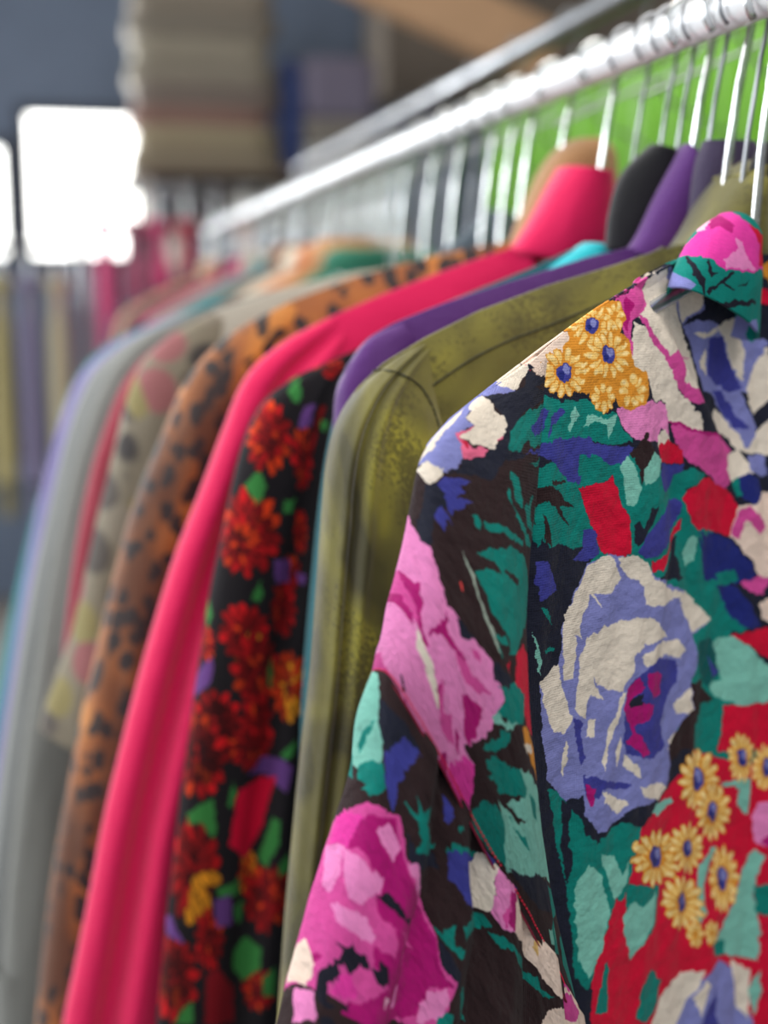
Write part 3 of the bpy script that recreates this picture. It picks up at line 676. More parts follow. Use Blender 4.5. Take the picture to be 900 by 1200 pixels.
nav 52,14392 -69,14401 -77,14326 54,14318
flower daisy 1521 14311 -139 -2 -37 110
flower bud 1355 14355 -88 -1 -29 89
flower daisy 1445 14165 -169 -6 -23 121
flower daisy 1779 14090 -189 -8 -31 116
flower bud 1508 13961 -100 -5 -8 89
flower bud 1284 13983 -122 -6 -10 103
flower daisy 517 11694 -232 -67 6 200
flower daisy 348 11450 -179 -51 23 196
flower daisy 958 11366 -277 -105 6 179
flower daisy 612 11304 -192 -66 22 169
flower daisy 220 10983 -154 -47 3 223
flower daisy 645 10974 -228 -89 22 184
flower daisy 128 11739 -112 -23 15 160
flower daisy -88 11635 -108 -14 7 153
flower bud 492 10721 -79 -25 3 102
flower bud 341 10684 -101 -37 15 98
part c -0.0917 0.0888 -0.0537 0.0020
pih -531,-231 -364,-324 -401,-485 -328,-604 -237,-541 -135,-477 -34,-461 163,-554 249,-389 1,-241 -187,-170 -265,-184 -429,-183
pil -161,-342 -115,-345 -45,-275 34,-266 -190,-178 -227,-197 -144,-294
mag -280,-500 -167,-408 -183,-361 -249,-385 -295,-357 -311,-400
pal -379,-340 -388,-482 -328,-604 -309,-486 -315,-358
red -90,-461 152,-562 243,-411 62,-300 23,-423
lav -692,-183 -507,-115 -374,-41 -345,-23 -405,25 -528,-14
blk -417,-182 -371,-161 -297,-39 -300,-4 -360,-71
blk -295,-31 -205,-114 -153,-175 -139,-172 -189,-103 -271,-23
blk -310,-179 -263,-127 -234,-137 -278,-97
blk -300,-4 -239,8 122,-135 134,-120 -179,30 -270,53
blk -213,-103 -95,-104 -104,-92 -170,-85
blk -90,-123 -13,-189 -15,-161
blk -296,11 -201,38 -159,92 -267,125
lav 103,-1 186,-57 263,-11 165,42
part d -0.1372 0.1343 -0.5696 0.0020
flower mum -269 -702 165 54 -45 233
flower mum 5 -761 92 20 -51 222
flower mum -308 -1335 234 60 -52 282
flower mum -47 -106 60 16 -73 97
flower mum 100 -1262 60 12 -34 150
flower mum -333 -1417 170 43 -30 189
flower mumy -246 -2000 178 28 -31 201
flower mum -116 -2245 193 6 -40 259
flower mum 40 -1809 118 12 -38 205
flower mum 58 -1556 96 14 -23 127
flower mumo 167 -2336 147 30 -22 243
flower mum -520 -2141 84 24 -32 119
flower mumd -373 -2680 198 48 -20 248
flower mum -61 -2670 142 0 -30 257
flower mumd -463 -2922 209 65 -59 292
flower mum -101 -2813 163 0 -15 157
flower mumy -423 -3745 194 43 -31 387
flower mumo 5 -3747 86 4 -21 179
flower mum 167 -3888 176 50 -22 244
flower mum -268 -4227 103 9 -12 232
flower mumd -519 -4567 197 69 -30 314
flower mum 161 -4568 134 32 -15 166
flower mum 276 -3794 94 5 -15 178
gre -222,-368 -194,-218 -105,-385 -139,-422
gre -395,-1047 -297,-943 -221,-1022 -268,-1145
gre -93,-1071 3,-1042 -21,-1151 -78,-1149
gre 98,-482 156,-478 169,-556 121,-546
vio -84,-575 -76,-428 -8,-397 21,-535 -53,-589
gre -225,-1768 -174,-1634 -139,-1744 -183,-1781
gre -623,-1952 -576,-1844 -489,-1928 -514,-2031
gre -30,-2244 -4,-2139 48,-2384 -3,-2361
vio -98,-1483 41,-1455 71,-1632 -74,-1635
vio -599,-2400 -448,-2210 -413,-2319 -444,-2419 -637,-2587
vio 102,-1535 196,-1541 192,-1607 130,-1607
gre -501,-3348 -325,-3195 -270,-3423 -308,-3479 -383,-3387 -473,-3408
gre 75,-3625 153,-3296 219,-3279 237,-3456 165,-3664
gre 243,-3654 320,-3504 358,-3651 267,-3704
gre -242,-3849 -59,-3764 -63,-3909 -216,-3921
gre -65,-4342 30,-4220 177,-4246 168,-4416 38,-4557 -52,-4474
gre 192,-4466 280,-4378 300,-4605 214,-4612
vio -115,-3007 17,-2883 182,-2847 287,-2896 247,-3078 99,-3010
vio -249,-3940 -128,-3886 -104,-4123 -218,-4136
vio -672,-4178 -555,-4111 -439,-4291 -593,-4269
gre -443,-4800 -360,-4693 -333,-4872 -475,-4898
gre -226,-3243 -200,-3047 -165,-3168 -190,-3258
gre -96,-3980 -15,-3947 -18,-4128 -86,-4089
gre 176,-2813 272,-2672 255,-2813 204,-2859
red -184,-3523 -154,-3115 -26,-3043 161,-2994 114,-3147 68,-3409 -29,-3648
dre -274,-4500 -198,-4426 -38,-4624 -16,-4893 -263,-4869
"""

def load_prints(text):
    out, cur = {}, None
    for ln in text.strip().splitlines():
        a = ln.split()
        if not a or a[0].startswith('@'): continue
        if a[0] == 'part': cur = out[a[1]] = dict(box=[float(q) for q in a[2:6]], items=[])
        elif a[0] == 'flower': cur['items'].append(('flower', a[1], [float(q) for q in a[2:8]]))
        else: cur['items'].append(('poly', a[0], np.array([[float(t) for t in q.split(',')] for q in a[1:]]) * 1e-4))
    return out
PRINTS = load_prints(PRINT_DATA)

class Sheet:
    def __init__(self, box, ppm, base, seed=0, jag=0.0009):
        self.u0, self.u1, self.v0, self.v1 = box; self.ppm = ppm
        self.w = max(8, int((self.u1 - self.u0) * ppm)); self.h = max(8, int((self.v1 - self.v0) * ppm))
        self.img = np.empty((self.h, self.w, 3), np.float32); self.img[:] = np.array(INK[base]) / 255.0
        v, u = np.mgrid[0:self.h, 0:self.w].astype(np.float32)
        u = self.u0 + (u + 0.5) / ppm; v = self.v0 + (v + 0.5) / ppm
        self.u = (u + jag * vnoise(u * 240, v * 240, seed + 1) + 0.6 * jag * vnoise(u * 620, v * 620, seed + 2)).astype(np.float32)
        self.v = (v + jag * vnoise(u * 240, v * 240, seed + 3) + 0.6 * jag * vnoise(u * 620, v * 620, seed + 4)).astype(np.float32)
    def poly(self, P, rgb, soft=0.0):
        m = 0.003
        x0 = max(0, int((P[:, 0].min() - m - self.u0) * self.ppm)); x1 = min(self.w, int((P[:, 0].max() + m - self.u0) * self.ppm) + 1)
        y0 = max(0, int((P[:, 1].min() - m - self.v0) * self.ppm)); y1 = min(self.h, int((P[:, 1].max() + m - self.v0) * self.ppm) + 1)
        if x1 <= x0 or y1 <= y0: return
        U, V = self.u[y0:y1, x0:x1], self.v[y0:y1, x0:x1]
        ins = np.zeros(U.shape, bool)
        Q = np.roll(P, -1, axis=0)
        for (ax, ay), (bx, by) in zip(P, Q):
            if ay == by: continue
            ins ^= ((ay > V) != (by > V)) & (U < (bx - ax) * (V - ay) / (by - ay) + ax)
        self.img[y0:y1, x0:x1][ins] = np.asarray(rgb) / 255.0
    def flower(self, style, g, rnd):
        cx, cy, ax, ay, bx, by = g
        A = np.array([[ax, bx], [ay, by]]); C = np.array([cx, cy])
        def blob(x, y, rx, ry, rot, rgb, k=9):
            t = np.linspace(0, 2 * math.pi, k, endpoint=False)
            q = np.stack([rx * np.cos(t), ry * np.sin(t)]); c, s = math.cos(rot), math.sin(rot)
            q = np.array([[c, -s], [s, c]]) @ q + np.array([[x], [y]])
            self.poly((C[:, None] + A @ q).T, rgb)
        if style in ('daisy', 'bud'):
            n = 14 if style == 'daisy' else 8
            blob(0, 0, 0.80, 0.80, 0, INK['ora'], 16)
            for k in range(n):
                a = 2 * math.pi * (k + rnd.random() * 0.3) / n
                r = (0.68 if style == 'daisy' else 0.55) * rnd.uniform(0.92, 1.06)
                wd = 0.125 if style == 'daisy' else 0.19
                blob(r * math.cos(a), r * math.sin(a), 0.34, wd + 0.05, a, INK['ora'])
                blob(r * math.cos(a) * 1.02, r * math.sin(a) * 1.02, 0.29, wd, a, INK['yel'])
                blob(r * math.cos(a) * 1.18, r * math.sin(a) * 1.18, 0.12, wd * 0.55, a, (246, 216, 150))
            if style == 'daisy':
                blob(0, 0, 0.38, 0.38, 0, INK['ora'], 12)
                blob(0, 0.02, 0.32, 0.36, 0, INK['roy'], 12); blob(0.08, 0.12, 0.16, 0.2, 0.3, INK['lav'], 8); blob(-0.1, -0.12, 0.12, 0.16, 0.2, INK['dbl'], 8)
            return
        red, orange, dark, yel = np.array((206, 18, 26)), np.array((220, 60, 20)), np.array((52, 20, 32)), np.array((222, 142, 30))
        blob(0, 0, 0.82, 0.82, 0, red * 0.42, 16)
        for ring, (rr, n, sz) in enumerate(((0.72, 13, 0.34), (0.50, 11, 0.28), (0.28, 7, 0.2))):
            off = rnd.random()
            for k in range(n):
                a = 2 * math.pi * (k + off + rnd.uniform(-0.2, 0.2)) / n
                f = rnd.random()
                c = red * (0.55 + 0.45 * rnd.random()) * (1 - 0.16 * ring) if f < 0.84 else orange * (0.8 + 0.2 * rnd.random())
                if style == 'mumo': c = orange * (0.75 + 0.25 * rnd.random()) if f < 0.7 else yel
                if style == 'mumy' and (math.sin(a) < 0.1 and math.cos(a) > -0.35): c = yel * (0.85 + 0.15 * rnd.random())
                if style == 'mumd' and ring: c = c * 0.6
                x, y = rr * math.cos(a), rr * math.sin(a)
                blob(x, y, sz, sz * 0.58, a, c * 0.4)
                blob(x * 1.03, y * 1.03, sz * 0.86, sz * 0.44, a, c)
        for k in range(9):
            a = rnd.random() * 6.28; r = rnd.random() * 0.25
            blob(r * math.cos(a), r * math.sin(a), 0.07, 0.07, 0, dark * 0.6 if k % 2 else red * 0.7, 6)
    def draw(self, items, du=0.0, dv=0.0, seed=5):
        rnd = random.Random(seed)
        o = np.array([du, dv])
        for kind, key, q in items:
            if kind == 'poly': self.poly(q + o, INK[key])
            else:
                g = np.array(q) * 1e-4; g[0] += du; g[1] += dv; self.flower(key, g, rnd)
    def image(self, name):
        im = bpy.data.images.new(name, self.w, self.h, alpha=False)
        px = np.ones((self.h, self.w, 4), np.float32); px[..., :3] = np.clip(self.img, 0, 1)
        im.pixels.foreach_set(px.ravel()); im.update(); im.pack()
        return im

def printed(name, sheet, rough=0.8, crinkle=0.35, crinkle_scale=70.0, weave_s=0.3, sheen=0.04, thread=0.2, weave_scale=1600.0):
    m, nt, b = new_mat(name); N, L = nt.nodes, nt.links
    uv = weave(nt, b, scale=weave_scale, strength=weave_s, crinkle=crinkle, crinkle_scale=crinkle_scale)
    mp = N.new('ShaderNodeMapping'); mp.vector_type = 'POINT'
    su, sv = 1 / (sheet.u1 - sheet.u0), 1 / (sheet.v1 - sheet.v0)
    mp.inputs['Location'].default_value = (-sheet.u0 * su, -sheet.v0 * sv, 0); mp.inputs['Scale'].default_value = (su, sv, 1)
    tx = N.new('ShaderNodeTexImage'); tx.image = sheet.image(name); tx.extension = 'REPEAT'
    L.new(uv.outputs[0], mp.inputs['Vector']); L.new(mp.outputs[0], tx.inputs['Vector'])
    # threads take the dye unevenly
    w = N.new('ShaderNodeTexNoise'); w.inputs['Scale'].default_value = 900; w.inputs['Detail'].default_value = 2
    st = N.new('ShaderNodeMapping'); st.inputs['Scale'].default_value = (0.35, 1.6, 1)
    L.new(uv.outputs[0], st.inputs['Vector']); L.new(st.outputs[0], w.inputs['Vector'])
    rp = N.new('ShaderNodeMapRange'); rp.inputs['To Min'].default_value = 1 - thread; rp.inputs['To Max'].default_value = 1 + thread
    L.new(w.outputs['Fac'], rp.inputs['Value'])
    mul = N.new('ShaderNodeVectorMath'); mul.operation = 'MULTIPLY'
    L.new(tx.outputs['Color'], mul.inputs[0]); L.new(rp.outputs['Result'], mul.inputs[1]); L.new(mul.outputs['Vector'], b.inputs['Base Color'])
    b.inputs['Roughness'].default_value = rough; b.inputs['Sheen Weight'].default_value = sheen; b.inputs['Specular IOR Level'].default_value = 0.16
    return m

def print_sheet(key, ppm, base, tiles, seed, keep=0.0, fallback=(-0.1, 0.1, -0.1, 0.1)):
    pd = PRINTS.get(key, dict(box=fallback, items=[]))
    sh = Sheet(pd['box'], ppm, base, seed)
    for (du, dv) in tiles: sh.draw(pd['items'], du, dv, seed + 3)
    if keep: sh.img[:, (sh.u[0] > (keep[0] if isinstance(keep, tuple) else -keep)) & (sh.u[0] < (keep[1] if isinstance(keep, tuple) else keep))] = np.array(INK[base]) / 255.0
    sh.draw(pd['items'], seed=seed)
    return sh

def ramp2(nt, fac, stops):
    r = nt.nodes.new('ShaderNodeValToRGB'); el = r.color_ramp.elements
    while len(el) < len(stops): el.new(0.5)
    for e, (p_, c) in zip(el, stops): e.position = p_; e.color = srgb(c)
    nt.links.new(fac, r.inputs[0]); return r.outputs[0]

def noise_tex(nt, uv, scale, detail=4, rough=0.55, stretch=None, offset=0.0, distort=0.0):
    N, L = nt.nodes, nt.links
    n = N.new('ShaderNodeTexNoise'); n.inputs['Scale'].default_value = scale; n.inputs['Detail'].default_value = detail; n.inputs['Roughness'].default_value = rough
    n.inputs['Distortion'].default_value = distort
    mp = N.new('ShaderNodeMapping'); mp.inputs['Scale'].default_value = stretch or (1, 1, 1); mp.inputs['Location'].default_value = (offset, offset * 0.7, 0)
    L.new(uv, mp.inputs['Vector']); L.new(mp.outputs[0], n.inputs['Vector'])
    return n.outputs['Fac']

def mix_rgb(nt, fac, a, b):
    m = nt.nodes.new('ShaderNodeMix'); m.data_type = 'RGBA'
    nt.links.new(fac, m.inputs[0])
    for v, i in ((a, 6), (b, 7)):
        if hasattr(v, 'is_linked'): nt.links.new(v, m.inputs[i])
        else: m.inputs[i].default_value = srgb(v)
    return m.outputs[2]

def olive_cloth():
    m, nt, b = new_mat('olive_tie_dye'); uv = weave(nt, b, strength=0.35, crinkle=0.25, crinkle_scale=60).outputs[0]
    big = noise_tex(nt, uv, 17, 2, 0.5, (1, 0.8, 1), 3.3, 0.6)
    c = ramp2(nt, big, [(0.36, (62, 58, 26)), (0.46, (96, 90, 38)), (0.56, (116, 110, 44)), (0.70, (158, 150, 48))])
    sp = noise_tex(nt, uv, 330, 5, 0.75, (1, 1, 1), 1.0); area = noise_tex(nt, uv, 16, 2, 0.5, None, 8.0)
    mul = nt.nodes.new('ShaderNodeMath'); mul.operation = 'MULTIPLY'; nt.links.new(sp, mul.inputs[0]); nt.links.new(area, mul.inputs[1])
    fac = nt.nodes.new('ShaderNodeMapRange'); fac.inputs['From Min'].default_value = 0.265; fac.inputs['From Max'].default_value = 0.30; nt.links.new(mul.outputs[0], fac.inputs['Value'])
    half = nt.nodes.new('ShaderNodeMath'); half.operation = 'MULTIPLY'; half.inputs[1].default_value = 0.75; nt.links.new(fac.outputs[0], half.inputs[0])
    c = mix_rgb(nt, half.outputs[0], c, (74, 68, 28))
    leaf = noise_tex(nt, uv, 24, 1, 0.4, (1, 0.45, 1), 5.0, 1.2)
    lf = nt.nodes.new('ShaderNodeMapRange'); lf.inputs['From Min'].default_value = 0.60; lf.inputs['From Max'].default_value = 0.625; lf.inputs['To Max'].default_value = 0.45; nt.links.new(leaf, lf.inputs['Value'])
    c = mix_rgb(nt, lf.outputs[0], c, (92, 86, 36))
    nt.links.new(c, b.inputs['Base Color']); b.inputs['Roughness'].default_value = 0.72; b.inputs['Sheen Weight'].default_value = 0.35; b.inputs['Specular IOR Level'].default_value = 0.25
    return m

def leopard_cloth():
    m, nt, b = new_mat('leopard_print'); uv = weave(nt, b, strength=0.2, crinkle=0.2).outputs[0]
    base = ramp2(nt, noise_tex(nt, uv, 14, 2, 0.5, (1, 0.5, 1), 2.0), [(0.36, (90, 50, 24)), (0.5, (152, 88, 34)), (0.66, (206, 136, 52))])
    N, L = nt.nodes, nt.links
    ds = N.new('ShaderNodeTexNoise'); ds.inputs['Scale'].default_value = 60; ds.inputs['Detail'].default_value = 2; L.new(uv, ds.inputs['Vector'])
    sc = N.new('ShaderNodeVectorMath'); sc.operation = 'SCALE'; sc.inputs['Scale'].default_value = 0.014; L.new(ds.outputs['Color'], sc.inputs[0])
    ad = N.new('ShaderNodeVectorMath'); ad.operation = 'ADD'; L.new(uv, ad.inputs[0]); L.new(sc.outputs[0], ad.inputs[1])
    st = N.new('ShaderNodeMapping'); st.inputs['Scale'].default_value = (1.0, 0.72, 1); L.new(ad.outputs[0], st.inputs['Vector'])
    vo = N.new('ShaderNodeTexVoronoi'); vo.inputs['Scale'].default_value = 72; L.new(st.outputs[0], vo.inputs['Vector'])
    f = N.new('ShaderNodeMapRange'); f.inputs['From Min'].default_value = 0.48; f.inputs['From Max'].default_value = 0.38; L.new(vo.outputs['Distance'], f.inputs['Value'])
    c = mix_rgb(nt, f.outputs[0], base, (34, 24, 24))
    L.new(c, b.inputs['Base Color']); b.inputs['Roughness'].default_value = 0.7; b.inputs['Sheen Weight'].default_value = 0.2
    return m

def small_flower_cloth(name, ground, inks):
    m, nt, b = new_mat(name); uv = weave(nt, b).outputs[0]; N, L = nt.nodes, nt.links
    vo = N.new('ShaderNodeTexVoronoi'); vo.inputs['Scale'].default_value = 26; L.new(uv, vo.inputs['Vector'])
    sep = N.new('ShaderNodeSeparateColor'); L.new(vo.outputs['Color'], sep.inputs[0])
    pick = ramp2(nt, sep.outputs[0], [(i / len(inks), c) for i, c in enumerate(inks)])
    N[-1].color_ramp.interpolation = 'CONSTANT'
    f = N.new('ShaderNodeMapRange'); f.inputs['From Min'].default_value = 0.55; f.inputs['From Max'].default_value = 0.45; L.new(vo.outputs['Distance'], f.inputs['Value'])
    c = mix_rgb(nt, f.outputs[0], ground, pick)
    L.new(c, b.inputs['Base Color']); b.inputs['Roughness'].default_value = 0.85
    return m

def clear_plastic(name, rgb):
    m, nt, b = new_mat(name); b.inputs['Base Color'].default_value = srgb(rgb)
    b.inputs['Roughness'].default_value = 0.18; b.inputs['Transmission Weight'].default_value = 0.88; b.inputs['IOR'].default_value = 1.46
    return m

M = {}
M['white_plastic'] = clear_plastic('white_plastic', (204, 208, 210))
M['steel'] = plain('brushed_steel', (150, 152, 156), 0.35, 1.0)
M['floral_upper'] = printed('floral_print_sleeve', print_sheet('u', 2600, 'bro', [(-0.26, 0.0), (0.26, 0.0)], 11, 0.15), weave_s=0.7, crinkle=1.0, crinkle_scale=110)
M['floral_lower'] = printed('floral_print_lower_sleeve', print_sheet('l', 2400, 'bro', [(0.36, 0.0), (-0.36, 0.0)], 12, 0.22), weave_s=0.6, crinkle=1.2, crinkle_scale=90)
M['floral_body'] = printed('floral_print_front', print_sheet('b', 2200, 'nav', [(-0.15, 0.22), (-0.33, 0.1), (-0.11, -0.04), (-0.27, 0.0), (0.12, -0.3), (-0.15, -0.32)], 13, (-0.035, 0.3)), crinkle=1.0, crinkle_scale=80)
M['floral_collar'] = printed('floral_print_collar', print_sheet('c', 2600, 'tea', [(0.1, 0.0), (-0.1, 0.0)], 14), crinkle=0.6)
M['olive'] = olive_cloth()
M['purple'] = fabric('purple_satin', (84, 34, 112), 0.55)
M['teal'] = fabric('teal_cloth', (10, 95, 105), 0.7)
M['blackflower'] = printed('red_flower_print', print_sheet('d', 1500, 'ink', [(0.09, 0.03), (-0.09, 0.03), (0.17, 0.0), (0.04, -0.22), (-0.06, -0.24)], 15, 0.08), crinkle=0.15)
M['pink'] = fabric('hot_pink_wool', (218, 12, 84), 0.75)
M['leopard'] = leopard_cloth()
M['tan'] = fabric('tan_suede', (164, 122, 82))
M['black'] = fabric('black_cloth', (30, 30, 34))
M['plum'] = fabric('dark_plum_cloth', (62, 52, 78))
M['dark_thread'] = fabric('dark_thread', (48, 46, 20))

# ---- large floral blouse, nearest the camera, its hanger turned towards the aisle
FY = 30.0
floral = Garment('floral_blouse', 0.678, FY, 'floral blouse with blue, pink and yellow flowers, nearest on the rail', 'blouse')
fl_top = [(815, 296), (790, 308), (760, 325), (700, 362), (640, 405), (580, 450), (530, 490), (503, 520), (492, 543)]
(ra, rb), (rc, rd) = floral.pt(772, 330, 0.02), floral.pt(876, 558, 0.02)
(qa, qb), (qc, qd) = floral.pt(800, 560, 0.02), floral.pt(830, 720, 0.02)
body(floral, fl_top, M['floral_body'], d0=0.0, T=0.012, seed=3, neck=0.078, dip=0.0, nc=181, nr=150, wr=(0.006, 0.0018),
     ridges=[(*floral.pt(632, 430, 0.01), *floral.pt(618, 720, 0.01), 0.018, 0.006, 0.0), (ra, rb, rc, rd, 0.012, 0.006, 0.010), (qa, qb, qc, qd, 0.010, -0.005, 0.0)])
fl_rows = [(622, 418, 650, 408, 0.000, 0.003), (566, 461, 648, 440, 0.003, 0.007), (530, 490, 646, 485, 0.006, 0.010), (504, 518, 642, 530, 0.009, 0.013),
           (489, 547, 636, 590, 0.012, 0.016), (480, 590, 626, 665, 0.015, 0.020), (468, 650, 618, 755, 0.018, 0.025), (455, 700, 621, 850, 0.02, 0.029),
           (444, 748, 637, 960, 0.02, 0.030), (438, 775, 657, 1060, 0.02, 0.029), (434, 796, 685, 1176, 0.02, 0.028)]
FP = [2.0, 2.0, 2.0, 1.9, 1.7, 1.3, 0.95, 0.75, 0.7, 0.7, 0.7]
sleeve(floral, fl_rows, M['floral_upper'], 'upper_sleeve', n=120, m=140, wr=(0.0028, 0.0016), seed=4, p=FP, key='upper', sag=[0, 0, 0, 0, 0.001, 0.003, 0.006, 0.012, 0.018, 0.022, 0.026])
lo_rows = [(438, 790, 682, 1160, 0.0198, 0.0268), (431, 808, 688, 1192, 0.0195, 0.0285), (420, 845, 692, 1225, 0.018, 0.031), (412, 905, 698, 1275, 0.017, 0.034), (392, 980, 704, 1330, 0.017, 0.036),
           (370, 1050, 710, 1390, 0.017, 0.037), (350, 1128, 716, 1450, 0.017, 0.038), (328, 1205, 722, 1510, 0.017, 0.038), (312, 1260, 726, 1560, 0.017, 0.038)]
sleeve(floral, lo_rows, M['floral_lower'], 'lower_sleeve', n=110, m=140, wr=(0.006, 0.0026), seed=6, p=0.7, key='lower', extend=0.95, sag=[0.025, 0.026, 0.024, 0.022, 0.02, 0.018, 0.016, 0.014, 0.012, 0.01, 0.01, 0.01],
       folds=[(0.08, 0.05, 0.022, 0.006), (0.135, 0.11, 0.02, -0.009), (0.20, 0.22, 0.025, 0.006), (0.27, 0.31, 0.02, -0.009), (0.36, 0.42, 0.03, 0.006), (0.46, 0.52, 0.022, -0.008), (0.60, 0.64, 0.04, 0.007), (0.70, 0.74, 0.025, -0.008)])
fl_col = [(785, 338, 886, 398, 0.012, 0.013), (792, 317, 887, 374, 0.012, 0.014), (803, 293, 888, 347, 0.012, 0.015), (818, 269, 888, 317, 0.011, 0.014), (842, 250, 887, 292, 0.010, 0.012)]
sleeve(floral, fl_col, M['floral_collar'], 'collar', n=30, m=80, wr=(0.002, 0.001), seed=8, thick=0.0015, mirror=False, key='collar')
M['dark_red_thread'] = fabric('dark_red_thread', (120, 24, 50), sheen=0.0)
M['red_thread'] = fabric('red_thread', (206, 40, 66), sheen=0.0)
seam_pts = [(434, 795), (453, 828), (488, 873), (520, 924), (536, 953), (565, 993), (592, 1019), (607, 1040), (640, 1084), (655, 1120), (684, 1172)]
U_ = PARTS[('floral_blouse', 'upper')]; hem_ = U_['P'][-6][U_['front'][-6]]
up_obj = U_['obj']
rim = U_['P'][-1]; V, f = tube_mesh(np.concatenate([rim, rim[:1]]), 0.0005, 8); mesh_object('hem', V, f, M['dark_red_thread'], up_obj)
row = U_['P'][-5]; V_, F_ = [], []
for k in range(len(row) // 2 - 52, len(row) // 2 + 60):                # running stitches along the slanting hem
    a_, b_ = row[k % len(row)], row[(k + 1) % len(row)]; n_ = np.array([0, 1.0, 0]) * 0.0004
    for h_ in (0.1, 0.6):
        v, q = tube_mesh([a_ + (b_ - a_) * h_ + n_, a_ + (b_ - a_) * (h_ + 0.3) + n_], 0.00035, 5)
        F_ += [tuple(i + len(V_) for i in t) for t in q]; V_ += list(v)
tag(mesh_object('stitching', V_, F_, M['red_thread'], up_obj), 'red stitching along the sleeve hem')
hanger(floral, M['white_plastic'], 'white plastic hanger inside the large floral blouse')

# ---- olive tie-dyed blouse
olive = Garment('olive_blouse', 0.718, 3.0, 'olive green tie-dyed blouse with a shoulder yoke, behind the floral blouse', 'blouse')
ol_top = [(800, 284), (760, 298), (720, 312), (640, 336), (560, 366), (500, 396), (450, 426), (420, 455), (397, 490)]
body(olive, ol_top, M['olive'], T=0.016, seed=11, neck=0.07, nc=131, nr=100)
ol_rows = [(500, 398, 520, 430, 0.0, 0.004), (462, 420, 515, 470, 0.0, 0.014), (425, 450, 520, 510, 0.002, 0.022), (398, 489, 525, 560, 0.003, 0.027), (384, 535, 525, 620, 0.004, 0.029),
           (377, 600, 522, 700, 0.004, 0.030), (371, 690, 515, 780, 0.004, 0.029), (364, 790, 507, 860, 0.004, 0.028), (352, 890, 498, 950, 0.004, 0.027), (341, 990, 490, 1040, 0.004, 0.027),
           (332, 1090, 484, 1120, 0.004, 0.027), (324, 1200, 478, 1220, 0.004, 0.027)]
sleeve(olive, ol_rows, M['olive'], n=120, m=110, wr=(0.004, 0.0014), seed=12, extend=0.9, folds=[(0.09, 0.11, 0.03, 0.004), (0.16, 0.19, 0.025, -0.008), (0.25, 0.27, 0.04, 0.004)])
ol_col = [(786, 290, 905, 330, 0.0, 0.03), (800, 268, 900, 300, 0.0, 0.034), (815, 240, 897, 270, 0.0, 0.034), (833, 208, 893, 240, 0.0, 0.032), (848, 190, 884, 208, -0.002, 0.028)]
sleeve(olive, ol_col, M['olive'], 'collar', n=24, m=60, wr=(0.002, 0.0006), seed=13, thick=0.002, mirror=False)
seam(olive, ('olive_blouse', 'sleeve'), [(438, 434), (455, 434), (474, 440), (492, 452), (504, 470), (512, 490), (518, 512)], M['dark_thread'], 0.0006, 'armhole_seam', lift=0.0006)
seam(olive, ('olive_blouse', 'body'), [(500, 457), (530, 436), (560, 417), (600, 398), (640, 383), (700, 358), (760, 332)], M['dark_thread'], 0.0007, 'yoke_seam', lift=0.0014)
hanger(olive, M['white_plastic'], 'white plastic hanger inside the olive blouse')

# ---- purple garment
purple = Garment('purple_blouse', 0.766, 0.0, 'plain purple blouse with a tall collar, behind the olive blouse', 'blouse')
pu_top = [(748, 288), (690, 302), (600, 330), (520, 356), (462, 379), (432, 396), (406, 430), (391, 468)]
body(purple, pu_top, M['purple'], T=0.009, seed=21)
pu_rows = [(470, 378, 490, 400, 0, 0.004), (430, 398, 480, 440, 0, 0.009), (405, 432, 480, 480, 0, 0.012), (391, 470, 482, 540, 0, 0.013), (389, 560, 482, 620, 0, 0.013), (386, 700, 478, 740, 0, 0.013), (372, 900, 470, 920, 0, 0.013), (352, 1200, 460, 1200, 0, 0.013)]
sleeve(purple, pu_rows, M['purple'], n=70, m=64, wr=(0.003, 0.0012), seed=22, extend=0.9)
pu_col = [(735, 296, 838, 330, 0, 0.014), (748, 275, 836, 300, 0, 0.015), (768, 232, 834, 268, 0, 0.015), (787, 195, 830, 232, 0, 0.014), (799, 170, 822, 200, 0, 0.012)]
sleeve(purple, pu_col, M['purple'], 'collar', n=24, m=50, wr=(0.0015, 0.0006), seed=23, thick=0.002, mirror=False)
hanger(purple, M['white_plastic'], 'white plastic hanger inside the purple blouse')

# ---- teal garment
teal = Garment('teal_blouse', 0.815, 0.0, 'deep teal blouse, only a sliver showing behind the olive blouse', 'blouse')
te_top = [(705, 284), (672, 292), (630, 312), (560, 340), (500, 365), (450, 392), (420, 420), (402, 455)]
body(teal, te_top, M['teal'], T=0.008, seed=31)
te_rows = [(470, 385, 486, 400, 0, 0.004), (425, 415, 470, 440, 0, 0.010), (402, 455, 466, 480, 0, 0.014), (384, 520, 460, 540, 0, 0.015), (372, 600, 450, 620, 0, 0.015), (364, 700, 446, 720, 0, 0.015), (356, 800, 440, 820, 0, 0.015), (350, 920, 436, 940, 0, 0.015), (345, 1200, 430, 1200, 0, 0.015)]
sleeve(teal, te_rows, M['teal'], n=60, m=56, wr=(0.003, 0.001), seed=32, extend=0.9)
te_col = [(640, 318, 752, 330, 0, 0.014), (650, 310, 748, 316, 0, 0.016), (664, 300, 742, 304, 0, 0.016), (684, 287, 730, 288, 0, 0.014)]
M['cyan'] = fabric('cyan_cloth', (10, 178, 190), 0.6)
tag(sleeve(teal, te_col, M['cyan'], 'collar', n=14, m=40, wr=(0.001, 0.0005), seed=33, thick=0.002, mirror=False), 'bright cyan collar')
hanger(teal, M['steel'], 'thin wire hanger inside the teal blouse')

